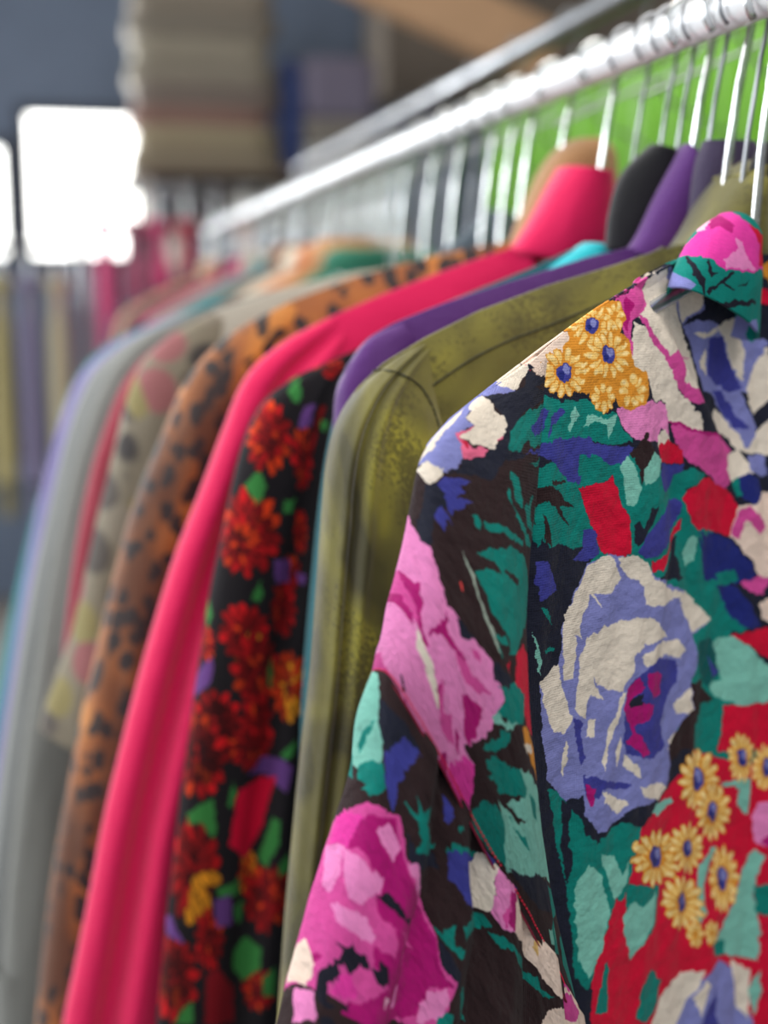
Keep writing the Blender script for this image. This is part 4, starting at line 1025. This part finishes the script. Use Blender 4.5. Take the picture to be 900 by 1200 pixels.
# ---- black dress with red flowers
dark = Garment('red_flower_dress', 0.858, 0.0, 'black dress printed with red and orange flowers and green leaves', 'dress')
bf_top = [(700, 302), (620, 330), (540, 362), (470, 390), (400, 418), (350, 440), (320, 460), (302, 480), (290, 508)]
body(dark, bf_top, M['blackflower'], T=0.013, seed=41)
bf_rows = [(400, 418, 420, 425, 0, 0.004), (352, 440, 415, 450, 0.0, 0.010), (318, 462, 412, 490, 0.0, 0.015), (297, 490, 412, 530, 0.0, 0.018), (280, 540, 410, 580, 0.0, 0.020), (262, 620, 404, 650, 0, 0.021), (245, 700, 398, 725, 0, 0.021),
           (232, 780, 390, 800, 0, 0.021), (221, 860, 384, 880, 0, 0.021), (211, 930, 378, 945, 0, 0.021), (203, 1000, 372, 1010, 0, 0.021), (195, 1080, 366, 1090, 0, 0.021), (184, 1200, 360, 1205, 0, 0.021)]
sleeve(dark, bf_rows, M['blackflower'], n=100, m=96, wr=(0.004, 0.0012), seed=42, extend=0.85, folds=[(0.62, 0.45, 0.07, -0.008), (0.80, 0.62, 0.08, 0.004)])
hanger(dark, M['steel'], 'thin wire hanger inside the red flower dress')

# ---- hot pink coat
pink = Garment('hot_pink_coat', 0.912, 0.0, 'hot pink coat with a tall stand collar and long plain sleeve', 'coat')
pk_top = [(612, 286), (540, 311), (450, 345), (390, 371), (340, 396), (305, 422), (287, 440)]
body(pink, pk_top, M['pink'], T=0.013, seed=51)
pk_rows = [(390, 371, 420, 400, 0, 0.004), (340, 396, 410, 440, 0, 0.011), (303, 424, 395, 470, 0, 0.016), (280, 455, 380, 520, 0, 0.019), (258, 510, 362, 570, 0, 0.021), (232, 580, 340, 630, 0, 0.022), (205, 650, 320, 700, 0, 0.022),
           (180, 730, 300, 770, 0, 0.022), (159, 805, 285, 840, 0, 0.022), (140, 880, 270, 910, 0, 0.022), (121, 960, 256, 980, 0, 0.022), (104, 1050, 244, 1065, 0, 0.022), (88, 1130, 236, 1140, 0, 0.022), (74, 1200, 228, 1210, 0, 0.022)]
sleeve(pink, pk_rows, M['pink'], n=100, m=96, wr=(0.002, 0.0006), seed=52, extend=0.8, folds=[(0.35, 0.30, 0.10, -0.014), (0.55, 0.5, 0.12, 0.006)])
pk_col = [(600, 296, 722, 318, 0, 0.02), (614, 275, 720, 300, 0, 0.024), (628, 250, 718, 270, 0, 0.026), (642, 222, 716, 235, 0, 0.026), (656, 198, 714, 205, 0, 0.025)]
sleeve(pink, pk_col, M['pink'], 'collar', n=24, m=50, wr=(0.0015, 0.0006), seed=53, thick=0.003, mirror=False)
hanger(pink, M['white_plastic'], 'white plastic hanger inside the hot pink coat')

# ---- leopard blouse
leo = Garment('leopard_blouse', 1.0, 0.0, 'leopard print blouse in amber and dark brown, behind the hot pink coat', 'blouse')
le_top = [(612, 282), (560, 290), (500, 303), (420, 324), (340, 354), (282, 384), (242, 414), (217, 446), (205, 470)]
body(leo, le_top, M['leopard'], T=0.016, seed=61)
le_rows = [(340, 354, 370, 380, 0, 0.004), (285, 382, 350, 420, 0, 0.014), (243, 413, 335, 460, 0, 0.022), (213, 452, 320, 510, 0, 0.027), (193, 497, 308, 550, 0, 0.029), (170, 555, 292, 600, 0, 0.03), (150, 615, 278, 660, 0, 0.03), (130, 690, 262, 730, 0, 0.03),
           (112, 770, 245, 800, 0, 0.03), (96, 840, 228, 860, 0, 0.03), (82, 910, 212, 930, 0, 0.03), (68, 985, 196, 1000, 0, 0.03), (56, 1065, 184, 1080, 0, 0.03), (41, 1200, 170, 1210, 0, 0.03)]
sleeve(leo, le_rows, M['leopard'], n=90, m=80, wr=(0.005, 0.0015), seed=62, extend=0.8, folds=[(0.6, 0.55, 0.12, -0.010)])
le_col = [(596, 294, 726, 306, 0, 0.022), (606, 268, 724, 280, 0, 0.028), (618, 238, 722, 245, 0, 0.03), (632, 206, 720, 208, 0, 0.03), (648, 182, 717, 182, 0, 0.028), (666, 168, 708, 168, 0, 0.02)]
tag(sleeve(leo, le_col, M['tan'], 'collar', n=26, m=50, wr=(0.002, 0.0006), seed=63, thick=0.003, mirror=False), 'plain tan collar')
hanger(leo, M['white_plastic'], 'white plastic hanger inside the leopard blouse')

def small_collar_garment(name, y, mat, label, cat, rows, top, seed, short):
    g = Garment(name, y, 0.0, label, cat)
    body(g, top, mat, T=0.006, seed=seed, nc=61, nr=50)
    s_, z_ = g.shoulder; W = s_[-1]; zt = z_[-1]
    R = [(W - 0.05, float(np.interp(W - 0.05, s_, z_)), W - 0.045, float(np.interp(W - 0.04, s_, z_)), 0, 0.003), (W - 0.01, zt + 0.004, W - 0.05, zt - 0.03, 0, 0.008), (W, zt - 0.03, W - 0.055, zt - 0.07, 0, 0.011), (W + 0.005, zt - 0.15, W - 0.05, zt - 0.18, 0, 0.012), (W + 0.01, zt - 0.5, W - 0.04, zt - 0.5, 0, 0.012)]
    sleeve_metric(g, R, mat, n=36, m=36, wr=(0.002, 0.001), seed=seed + 1)
    sleeve(g, rows, mat, 'collar', n=22, m=44, wr=(0.0015, 0.0006), seed=seed + 2, thick=0.002, mirror=False)
    hanger(g, M['steel'], 'thin wire hanger inside the ' + short)
    return g
small_collar_garment('black_blouse', 0.79, M['black'], 'black blouse showing only its pointed collar, between purple and pink collars', 'blouse',
    [(712, 292, 800, 300, 0, 0.009), (716, 250, 800, 260, 0, 0.010), (730, 205, 796, 212, 0, 0.010), (762, 172, 790, 176, 0, 0.009)],
    [(760, 292), (720, 305), (690, 316), (650, 334), (615, 356), (600, 376)], 71, 'black blouse')
small_collar_garment('plum_blouse', 0.747, M['plum'], 'dark plum blouse showing only its collar, between olive and purple collars', 'blouse',
    [(808, 262, 900, 270, 0, 0.012), (812, 225, 896, 232, 0, 0.014), (818, 190, 892, 196, 0, 0.014), (826, 166, 882, 168, 0, 0.012)],
    [(800, 296), (770, 308), (740, 322), (700, 345), (670, 368), (655, 390)], 74, 'dark plum blouse')
small_collar_garment('black_jacket', 0.700, M['black'], 'black jacket whose collar shows beside the floral collar', 'jacket',
    [(862, 330, 985, 340, 0, 0.006), (866, 270, 985, 275, 0, 0.008), (878, 210, 985, 212, 0, 0.008), (894, 168, 975, 168, 0, 0.008)],
    [(880, 330), (845, 345), (815, 362), (790, 385), (770, 412), (760, 440)], 77, 'black jacket')

# ------------------------------------------------------------------ more garments further along the rail
def traced(name, y, mat, label, cat, top, rows, seed, T=0.014, extend=0.8, sleeve_mat=None, folds=(), short=None):
    g = Garment(name, y, 0.0, label, cat)
    body(g, top, mat, T=T, seed=seed, nc=61, nr=50)
    sleeve(g, rows, sleeve_mat or mat, n=60, m=48, wr=(0.005, 0.0015), seed=seed + 1, extend=extend, folds=folds)
    hanger(g, M['white_plastic'], 'white plastic hanger inside the ' + short)
    return g
M['beige'] = fabric('beige_knit', (176, 170, 158))
M['garden'] = small_flower_cloth('garden_print', (128, 120, 104), [(136, 126, 84), (62, 58, 58), (146, 92, 94), (136, 128, 114), (84, 78, 74)])
M['rose'] = fabric('rose_cloth', (152, 54, 70))
M['grey'] = fabric('grey_knit', (116, 117, 113))
M['pale_grey'] = fabric('pale_grey_knit', (130, 132, 131))
M['lavender'] = fabric('lavender_cloth', (128, 120, 168))
M['sea'] = fabric('sea_green_cloth', (44, 128, 132))
traced('garden_print_blouse', 1.085, M['beige'], 'beige blouse with yellow and black flowers on its short sleeve, behind the leopard blouse', 'blouse',
    [(560, 300), (420, 319), (330, 339), (250, 366), (200, 393), (166, 426), (150, 458)],
    [(250, 366, 270, 380, 0, 0.004), (200, 393, 262, 420, 0, 0.012), (165, 428, 250, 460, 0, 0.018), (146, 470, 240, 520, 0, 0.021), (132, 530, 228, 580, 0, 0.022), (116, 600, 212, 650, 0, 0.023), (100, 670, 194, 720, 0, 0.024), (80, 750, 176, 790, 0, 0.026), (56, 810, 160, 850, 0, 0.028), (46, 850, 150, 890, 0, 0.028)], 81, extend=None, sleeve_mat=M['garden'], short='beige garden-print blouse')
traced('rose_blouse', 1.135, M['rose'], 'muted rose-red blouse, a narrow strip between the grey and beige ones', 'blouse',
    [(540, 304), (420, 324), (330, 345), (250, 372), (190, 402), (160, 430), (142, 462)],
    [(230, 382, 250, 400, 0, 0.004), (180, 408, 240, 440, 0, 0.010), (146, 446, 220, 490, 0, 0.014), (124, 496, 200, 540, 0, 0.016), (104, 560, 184, 600, 0, 0.016), (88, 640, 170, 680, 0, 0.016), (76, 730, 160, 760, 0, 0.016), (66, 830, 150, 850, 0, 0.016)], 84, extend=None, short='rose-red blouse')
traced('grey_cardigan', 1.19, M['grey'], 'grey knitted cardigan with a long sleeve, beyond the leopard blouse', 'cardigan',
    [(520, 306), (420, 320), (320, 340), (240, 362), (180, 388), (142, 418), (120, 452)],
    [(240, 362, 262, 380, 0, 0.004), (180, 388, 240, 420, 0, 0.013), (140, 420, 225, 460, 0, 0.02), (116, 460, 210, 510, 0, 0.024), (94, 520, 194, 570, 0, 0.025), (74, 600, 176, 640, 0, 0.025), (56, 690, 160, 720, 0, 0.025), (40, 790, 146, 810, 0, 0.025), (26, 890, 132, 910, 0, 0.025), (14, 990, 120, 1000, 0, 0.025), (4, 1090, 110, 1100, 0, 0.025), (-6, 1200, 100, 1200, 0, 0.025)], 87, short='grey cardigan')
traced('pale_grey_jumper', 1.30, M['pale_grey'], 'pale grey jumper, its sleeve at the edge behind the grey cardigan', 'jumper',
    [(480, 312), (380, 330), (300, 347), (220, 369), (160, 394), (118, 424), (98, 456)],
    [(220, 369, 240, 385, 0, 0.004), (160, 394, 215, 425, 0, 0.014), (116, 428, 200, 465, 0, 0.022), (94, 466, 186, 510, 0, 0.026), (72, 530, 168, 570, 0, 0.027), (50, 620, 150, 650, 0, 0.027), (28, 730, 132, 750, 0, 0.027), (6, 860, 112, 870, 0, 0.027), (-14, 1000, 94, 1000, 0, 0.027), (-36, 1200, 74, 1200, 0, 0.027)], 90, short='pale grey jumper')
traced('lavender_blouse', 1.40, M['lavender'], 'lavender blouse peeping out behind the pale grey jumper', 'blouse',
    [(460, 314), (360, 333), (280, 352), (200, 374), (140, 400), (100, 432), (84, 462)],
    [(200, 374, 220, 390, 0, 0.004), (140, 400, 195, 430, 0, 0.012), (98, 436, 180, 470, 0, 0.018), (78, 476, 168, 510, 0, 0.02), (58, 540, 150, 570, 0, 0.02), (38, 630, 132, 650, 0, 0.02), (18, 740, 112, 750, 0, 0.02), (-8, 900, 90, 900, 0, 0.02)], 93, short='lavender blouse')

M['slate'] = fabric('slate_cloth', (74, 86, 96))
small_collar_garment('slate_jacket', 1.24, M['slate'], 'slate grey jacket, its collar dark against the white hooks', 'jacket',
    [(505, 312, 606, 312, 0, 0.014), (522, 294, 606, 294, 0, 0.018), (545, 272, 604, 272, 0, 0.018), (570, 248, 600, 248, 0, 0.014)],
    [(580, 310), (500, 326), (430, 340), (370, 356), (330, 380)], 301, 'slate jacket')
traced('sea_green_blouse', 1.52, M['sea'], 'sea green blouse at the edge behind the lavender one', 'blouse',
    [(440, 316), (340, 336), (260, 354), (190, 375), (130, 402), (96, 434), (82, 464)],
    [(190, 375, 210, 390, 0, 0.004), (130, 402, 185, 430, 0, 0.012), (96, 436, 170, 468, 0, 0.018), (76, 478, 158, 510, 0, 0.02), (52, 560, 140, 580, 0, 0.02), (28, 650, 120, 665, 0, 0.02), (4, 760, 100, 770, 0, 0.02), (-20, 900, 80, 900, 0, 0.02)], 97, short='sea green blouse')
FAR = [('green_pattern_blouse', 1.60, (46, 112, 88), 'green blouse with a low collar, far along the rail', 'blouse', 0.02, 0.18),
       ('tan_jacket', 1.69, (176, 128, 84), 'tan jacket behind the green blouse', 'jacket', 0.035, 0.20),
       ('orange_cardigan', 1.80, (188, 112, 62), 'burnt orange cardigan behind the tan jacket', 'cardigan', 0.03, 0.20),
       ('cream_blouse', 1.93, (206, 196, 178), 'cream blouse behind the orange cardigan', 'blouse', 0.03, 0.21),
       ('brown_jacket', 2.06, (122, 84, 60), 'brown jacket in the far half of the rail', 'jacket', 0.04, 0.22),
       ('teal_cardigan', 2.24, (40, 110, 118), 'teal cardigan in the far half of the rail', 'cardigan', 0.02, 0.24),
       ('stone_coat', 2.42, (158, 150, 138), 'stone grey coat in the far half of the rail', 'coat', 0.04, 0.25),
       ('magenta_blouse', 2.62, (172, 44, 96), 'magenta blouse near the far end of the rail', 'blouse', 0.03, 0.25),
       ('charcoal_coat', 2.82, (58, 58, 64), 'charcoal coat near the far end of the rail', 'coat', 0.04, 0.27),
       ('red_jacket', 3.02, (166, 52, 56), 'dull red jacket near the far end of the rail', 'jacket', 0.03, 0.27),
       ('sand_coat', 3.24, (190, 168, 132), 'sand coloured coat next to the end of the rail', 'coat', 0.04, 0.27),
       ('navy_coat', 3.46, (40, 46, 70), 'navy coat last on the rail', 'coat', 0.04, 0.28)]
for i, (nm, y, c, lab, cat, h, W) in enumerate(FAR):
    mt = fabric(nm + '_cloth', c)
    g = plain_garment(nm, y, mt, lab, cat, W=W, b=0.026 + 0.004 * (i % 3), seed=101 + 3 * i, collar=h, neck_z=1.478, out=0.07)
    hanger(g, M['white_plastic'], 'white plastic hanger inside the ' + nm.replace('_', ' '))
gy = 0.0
bare = Garment('spare', 1.06, 0.0); bare_root = bare.root
class Spot: pass
for y in (1.35, 1.46, 1.56, 1.645, 1.745, 1.865, 1.99, 2.15, 2.33, 2.52, 2.72, 2.92, 3.13, 3.35):
    q = Spot(); q.O = np.array([BAR_X, y, 0]); q.psi = 0.0; q.lift = 0.0
    q.shoulder = (np.array([0.06, 0.2]), np.array([1.455, 1.37])); q.bend = lambda s: 0.0 * s
    hanger(q, M['steel'], 'bare wire hanger squeezed between the garments on the rail', group='bare hangers between the garments')
bpy.data.objects.remove(bare_root)
UX, UL = 0.62, 0.165                         # a second, higher rail with empty clear hangers
urail = empty('back_rail', (UX, 2.0, 0)); tag(urail, 'higher steel rail of empty wire hangers behind the clothes rail', 'clothes rack')
V, f = tube_mesh([(0, y - 2.0, BAR_Z + UL) for y in (0.25, 2.0, 3.6)], BAR_R, 16); mesh_object('rail', V, f, M['steel'], urail)
for y in (0.27, 3.58):
    V, f = tube_mesh([(0, y - 2.0, z) for z in (0.02, 0.9, BAR_Z + UL)], 0.012, 12); mesh_object('upright', V, f, M['steel'], urail)
    V, f = tube_mesh([(x, y - 2.0, 0.016) for x in (-0.1, 0, 0.24)], 0.014, 10); mesh_object('foot', V, f, M['steel'], urail)
for i in range(12):
    y = 0.98 + 0.2 * i
    q = Spot(); q.O = np.array([UX, y, 0]); q.psi = math.radians((i * 37) % 11 - 5); q.lift = UL
    q.shoulder = (np.array([0.03, 0.2]), np.array([1.515, 1.44])); q.bend = lambda s: 0.0 * s
    hanger(q, M['steel'], 'empty wire hanger on the higher rail behind the clothes', group='empty hangers on the higher rail', stem=1.535)

# ------------------------------------------------------------------ the rail
rack = empty('clothes_rack', (BAR_X, 1.7, 0)); tag(rack, 'long white clothes rail holding the row of hanging garments', 'clothes rack')
Y0, Y1 = -0.35, 3.70
M['rail_white'] = plain('white_rail_paint', (240, 242, 244), 0.22)
V, f = tube_mesh([(0, y - 1.7, BAR_Z) for y in np.linspace(Y0, Y1, 12)], BAR_R, 24); mesh_object('rail', V, f, M['rail_white'], rack)
for y in (Y0 + 0.03, Y1 - 0.03):
    V, f = tube_mesh([(0, y - 1.7, z) for z in (0.06, 0.8, BAR_Z - 0.004)], 0.0125, 16); mesh_object('upright', V, f, M['rail_white'], rack)
    V, f = tube_mesh([(x, y - 1.7, 0.06) for x in (-0.27, 0, 0.27)], 0.0125, 12); ft = mesh_object('foot', V, f, M['rail_white'], rack)
    for x in (-0.25, 0.25):
        V, f = tube_mesh([(x, y - 1.713, 0.03), (x, y - 1.687, 0.03)], 0.03, 16); mesh_object('caster', V, f, M['black'], ft)
for y in (Y0, Y1):
    V, f = tube_mesh([(0, y - 1.7 - 0.008, BAR_Z), (0, y - 1.7 + 0.008, BAR_Z)], 0.0145, 20); mesh_object('end_cap', V, f, M['rail_white'], rack)

# ------------------------------------------------------------------ the shop behind
def box(name, lo, hi, mat, parent=None, bevel=0.0):
    c = [(a + b) / 2 for a, b in zip(lo, hi)]; s = [abs(b - a) for a, b in zip(lo, hi)]
    V, f = box_mesh((0, 0, 0), s, bevel)
    o = mesh_object(name, V, f, mat, parent, smooth=False); o.location = c
    return o
BW = 6.2
wall_m = plain('slate_paint', (118, 132, 154), 0.8, noise=0.12)
tag(box('wall_back', (-4, BW, 0), (4.2, BW + 0.1, 3.4), wall_m), kind='structure')
tag(box('floor', (-4, -3, -0.1), (4.2, BW + 0.1, 0), plain('concrete', (128, 122, 116), 0.7, noise=0.15)), kind='structure')
tag(box('ceiling', (-4, -3, 3.4), (4.2, BW + 0.1, 3.5), plain('ceiling_paint', (150, 146, 140), 0.9, noise=0.05)), kind='structure')
tag(box('wall_right', (3.2, -3, 0), (3.3, BW, 3.4), plain('grey_paint', (74, 70, 66), 0.85, noise=0.08)), kind='structure')

def window(name, px0, py0, px1, py1, strength):
    a = at_y(px0, py0, BW); b = at_y(px1, py1, BW)
    root = empty(name, ((a[0] + b[0]) / 2, BW - 0.02, b[2])); tag(root, kind='structure')
    w, h = b[0] - a[0], a[2] - b[2]
    fm = plain(name + '_frame_paint', (60, 66, 80), 0.6)
    glow = plain(name + '_daylight_pane', (255, 255, 250), 0.4, emit=strength)
    def part(nm, x0, z0, x1, z1, d0, d1, m):
        o = box(nm, (x0, d0, z0), (x1, d1, z1), m, root); return o
    part('pane', -w / 2, 0, w / 2, h, -0.006, 0.006, glow)
    for (x0, z0, x1, z1) in ((-w / 2 - 0.05, -0.05, -w / 2, h + 0.05), (w / 2, -0.05, w / 2 + 0.05, h + 0.05), (-w / 2, h, w / 2, h + 0.05), (-w / 2, -0.05, w / 2, 0)):
        part('window_frame', x0, z0, x1, z1, -0.03, 0.02, fm)
window('window_1', 32, 136, 162, 300, 5.0)
window('window_2', -130, 172, 8, 300, 5.0)

# lime green curtain beyond the rail
def curtain(name, x, y0, y1, z0, z1, mat, label, folds=60):
    n, m_ = 240, 14
    yy = np.linspace(y0, y1, n)[None, :]; zz = np.linspace(z1, z0, m_)[:, None]
    xx = x + 0.018 * np.sin((yy + 0.04 * np.sin(yy * 7)) * folds) * (0.5 + 0.5 * (z1 - zz) / (z1 - z0)) + 0.01 * vnoise(yy * 9, zz * 2, 4)
    P = np.stack(np.broadcast_arrays(xx, yy, zz), -1); UV = np.stack(np.broadcast_arrays(yy, zz), -1)
    o = grid_object(name, P, mat, None, UV, thick=0.002); tag(o, label, 'curtain'); return o
curtain('green_curtain', 0.98, 0.9, 3.0, 0.05, 1.83, fabric('lime_cloth', (92, 148, 26), 0.8), 'lime green curtain hanging behind the white hanger hooks')

# second rail across the back, its garments seen edge on
BACK = [('olive_shirt', -0.42, (140, 134, 84), 'dull olive shirt'), ('sky_shirt', -0.32, (104, 128, 150), 'sky grey shirt'), ('yellow_shirt', -0.235, (172, 160, 112), 'pale yellow shirt'), ('violet_shirt', -0.142, (120, 112, 142), 'greyish violet shirt'), ('cream_shirt', -0.05, (182, 170, 140), 'cream shirt'),
        ('pink_shirt', 0.115, (186, 52, 104), 'bright pink shirt'), ('mauve_shirt', 0.205, (164, 78, 108), 'mauve pink shirt'), ('fuchsia_shirt', 0.29, (196, 56, 110), 'fuchsia shirt'), ('crimson_shirt', 0.39, (168, 44, 66), 'crimson shirt'), ('dark_shirt', 0.49, (56, 54, 62), 'near black shirt'), ('rust_shirt', 0.59, (160, 96, 62), 'rust brown shirt')]
RB = 4.55
for i, (nm, x, c, lab) in enumerate(BACK):
    lift = 0.17 if x > 0.03 else -0.02
    g = plain_garment(nm, RB, fabric(nm + '_cloth', c), lab + ' seen edge on, hanging on the rail at the back', 'shirt', W=0.22, x=x, yaw=90, lift=lift, b=0.031, seed=201 + 3 * i, collar=0.03, out=0.04, group='shirts on the back rail')
    g.lift = lift; hanger(g, M['white_plastic'], 'white plastic hanger inside the ' + lab, group='hangers on the back rail')
for nm, x0, x1, lift, lab in (('back_rail', -0.62, 0.03, -0.02, 'lower grey steel rail at the back holding the yellow and violet shirts'), ('back_rail', 0.04, 0.68, 0.17, 'higher grey steel rail at the back holding the pink shirts')):
    rt = empty(nm, ((x0 + x1) / 2, RB, 0)); tag(rt, lab, 'clothes rack'); h = (x1 - x0) / 2
    V, f = tube_mesh([(-h, 0, BAR_Z + lift), (0, 0, BAR_Z + lift), (h, 0, BAR_Z + lift)], BAR_R, 14); mesh_object('rail', V, f, M['steel'], rt)
    for x in (-h + 0.012, h - 0.012):
        V, f = tube_mesh([(x, 0, 0.02), (x, 0, 0.9), (x, 0, BAR_Z + lift)], 0.011, 12); mesh_object('upright', V, f, M['steel'], rt)
        V, f = tube_mesh([(x, -0.22, 0.015), (x, 0, 0.015), (x, 0.22, 0.015)], 0.015, 10); mesh_object('foot', V, f, M['steel'], rt)

# wall shelf with folded clothes, high behind the rails
SY_ = 5.3
def P5(px, py): return at_y(px, py, SY_)
wood = plain('shelf_wood', (112, 98, 84), 0.7, noise=0.15)
a, b = P5(150, 200), P5(470, 214)
shelf = empty('wall_shelf', ((a[0] + b[0]) / 2, SY_, b[2])); tag(shelf, 'long wooden wall shelf stacked with folded clothes', 'shelf')
sw = b[0] - a[0]; sz = a[2]
V, f = box_mesh((0, 0.1, (a[2] - b[2]) / 2), (sw, 0.62, a[2] - b[2]), 0.004); mesh_object('board', V, f, wood, shelf, smooth=False)
for x in (-sw / 2 + 0.08, sw / 2 - 0.08):
    V, f = box_mesh((x, 0.15, -0.08), (0.03, 0.5, 0.16), 0.003); mesh_object('bracket', V, f, wood, shelf, smooth=False)
def folded(name, px0, px1, z, h, rgb, label, dy=0.0):
    x0, x1 = P5(px0, 200)[0], P5(px1, 200)[0]
    c, s = ((x0 + x1) / 2, SY_ + dy, z + h / 2), (x1 - x0, 0.3, h)
    bm = bmesh.new(); bmesh.ops.create_cube(bm, size=1.0); bmesh.ops.subdivide_edges(bm, edges=bm.edges[:], cuts=5, use_grid_fill=True)
    rnd = random.Random(name + label)
    for v in bm.verts:
        q = v.co * 2; r = max(abs(q.x), abs(q.y)); sag = 1 - 0.10 * (abs(q.x) ** 4 + abs(q.y) ** 4)
        v.co = Vector((v.co.x * s[0] * (1 - 0.05 * abs(q.z) ** 2), v.co.y * s[1] * (1 - 0.05 * abs(q.z) ** 2), v.co.z * s[2] * (sag if q.z > 0 else 1.0) + 0.003 * rnd.uniform(-1, 1) * (q.z > 0)))
    bm.verts.index_update(); V = [v.co.copy() for v in bm.verts]; F_ = [tuple(v.index for v in q.verts) for q in bm.faces]; bm.free()
    o = mesh_object(name, V, F_, fabric(label, rgb)); o.location = c
    tag(o, label, 'folded clothes', 'folded clothes on the wall shelf')
    return z + h
PILE = [((140, 128, 108), 0.085, 'beige folded jumper, lowest in the tall pile'), ((156, 144, 118), 0.08, 'sandy folded jumper second in the tall pile'), ((140, 110, 100), 0.07, 'brick red folded jumper in the tall pile'), ((124, 112, 104), 0.08, 'brown folded jumper in the tall pile'),
        ((142, 134, 120), 0.09, 'taupe folded jumper in the tall pile'), ((152, 144, 128), 0.09, 'light taupe folded jumper in the tall pile'), ((132, 124, 112), 0.09, 'mushroom brown folded jumper in the tall pile'), ((142, 132, 118), 0.09, 'stone folded jumper at the top of the tall pile')]
z = sz
for i, (c, h, lab) in enumerate(PILE): z = folded('folded_jumper', 152 + 6 * (i % 2), 322 - 5 * (i % 3), z, h, c, lab)
z = sz
for i, (c, h, lab) in enumerate([((176, 174, 166), 0.11, 'white folded towel beside the tall pile'), ((132, 126, 118), 0.1, 'grey folded jumper beside the tall pile'), ((118, 112, 130), 0.24, 'mauve folded blanket beside the tall pile')]): z = folded('folded_jumper', 350, 432, z, h, c, lab)
folded('folded_jumper', 327, 347, sz + 0.0, 0.44, (52, 66, 112), 'blue folded blanket standing between the two piles')
z = P5(300, 262)[2]
a2, b2 = P5(185, 262), P5(470, 274)
shelf2 = empty('wall_shelf', ((a2[0] + b2[0]) / 2, SY_, b2[2])); tag(shelf2, 'lower wooden wall shelf under the tall pile', 'shelf'); sw2 = b2[0] - a2[0]
V, f = box_mesh((0, 0.1, (a2[2] - b2[2]) / 2), (sw2, 0.62, a2[2] - b2[2]), 0.004); mesh_object('board', V, f, wood, shelf2, smooth=False)
for x in (-sw2 / 2 + 0.08, sw2 / 2 - 0.08):
    V, f = box_mesh((x, 0.15, -0.08), (0.03, 0.5, 0.16), 0.003); mesh_object('bracket', V, f, wood, shelf2, smooth=False)
folded('folded_jumper', 192, 262, a2[2], 0.13, (96, 96, 98), 'dark grey folded jumper on the lower shelf')
folded('folded_jumper', 266, 320, a2[2], 0.15, (192, 190, 180), 'off-white folded jumper on the lower shelf')
folded('folded_jumper', 324, 440, a2[2], 0.12, (136, 132, 122), 'wide grey folded jumper on the lower shelf')

# sloping timber and dark bulkhead under the ceiling
a, b = at_y(440, 118, 5.9), at_y(900, -160, 5.9)
bh = box('trim_1', (a[0], 5.7, a[2]), (b[0] + 1.6, 6.15, 3.38), plain('dark_brown_paint', (140, 128, 116), 0.8, noise=0.1)); tag(bh, kind='structure')
p0, p1 = at_y(380, -60, 4.9), at_y(640, 66, 4.9)
L_ = math.hypot(p1[0] - p0[0], p1[2] - p0[2])
V, f = box_mesh((0, 0, 0), (L_, 0.12, 0.22), 0.006); beam = mesh_object('timber_beam', V, f, plain('pale_timber', (216, 172, 132), 0.6, noise=0.2), smooth=False)
beam.location = ((p0[0] + p1[0]) / 2, 4.9, (p0[2] + p1[2]) / 2); beam.rotation_euler = (0, math.atan2(p0[2] - p1[2], p1[0] - p0[0]), 0)
tag(beam, 'sloping pale timber beam above the back shelves', 'beam')
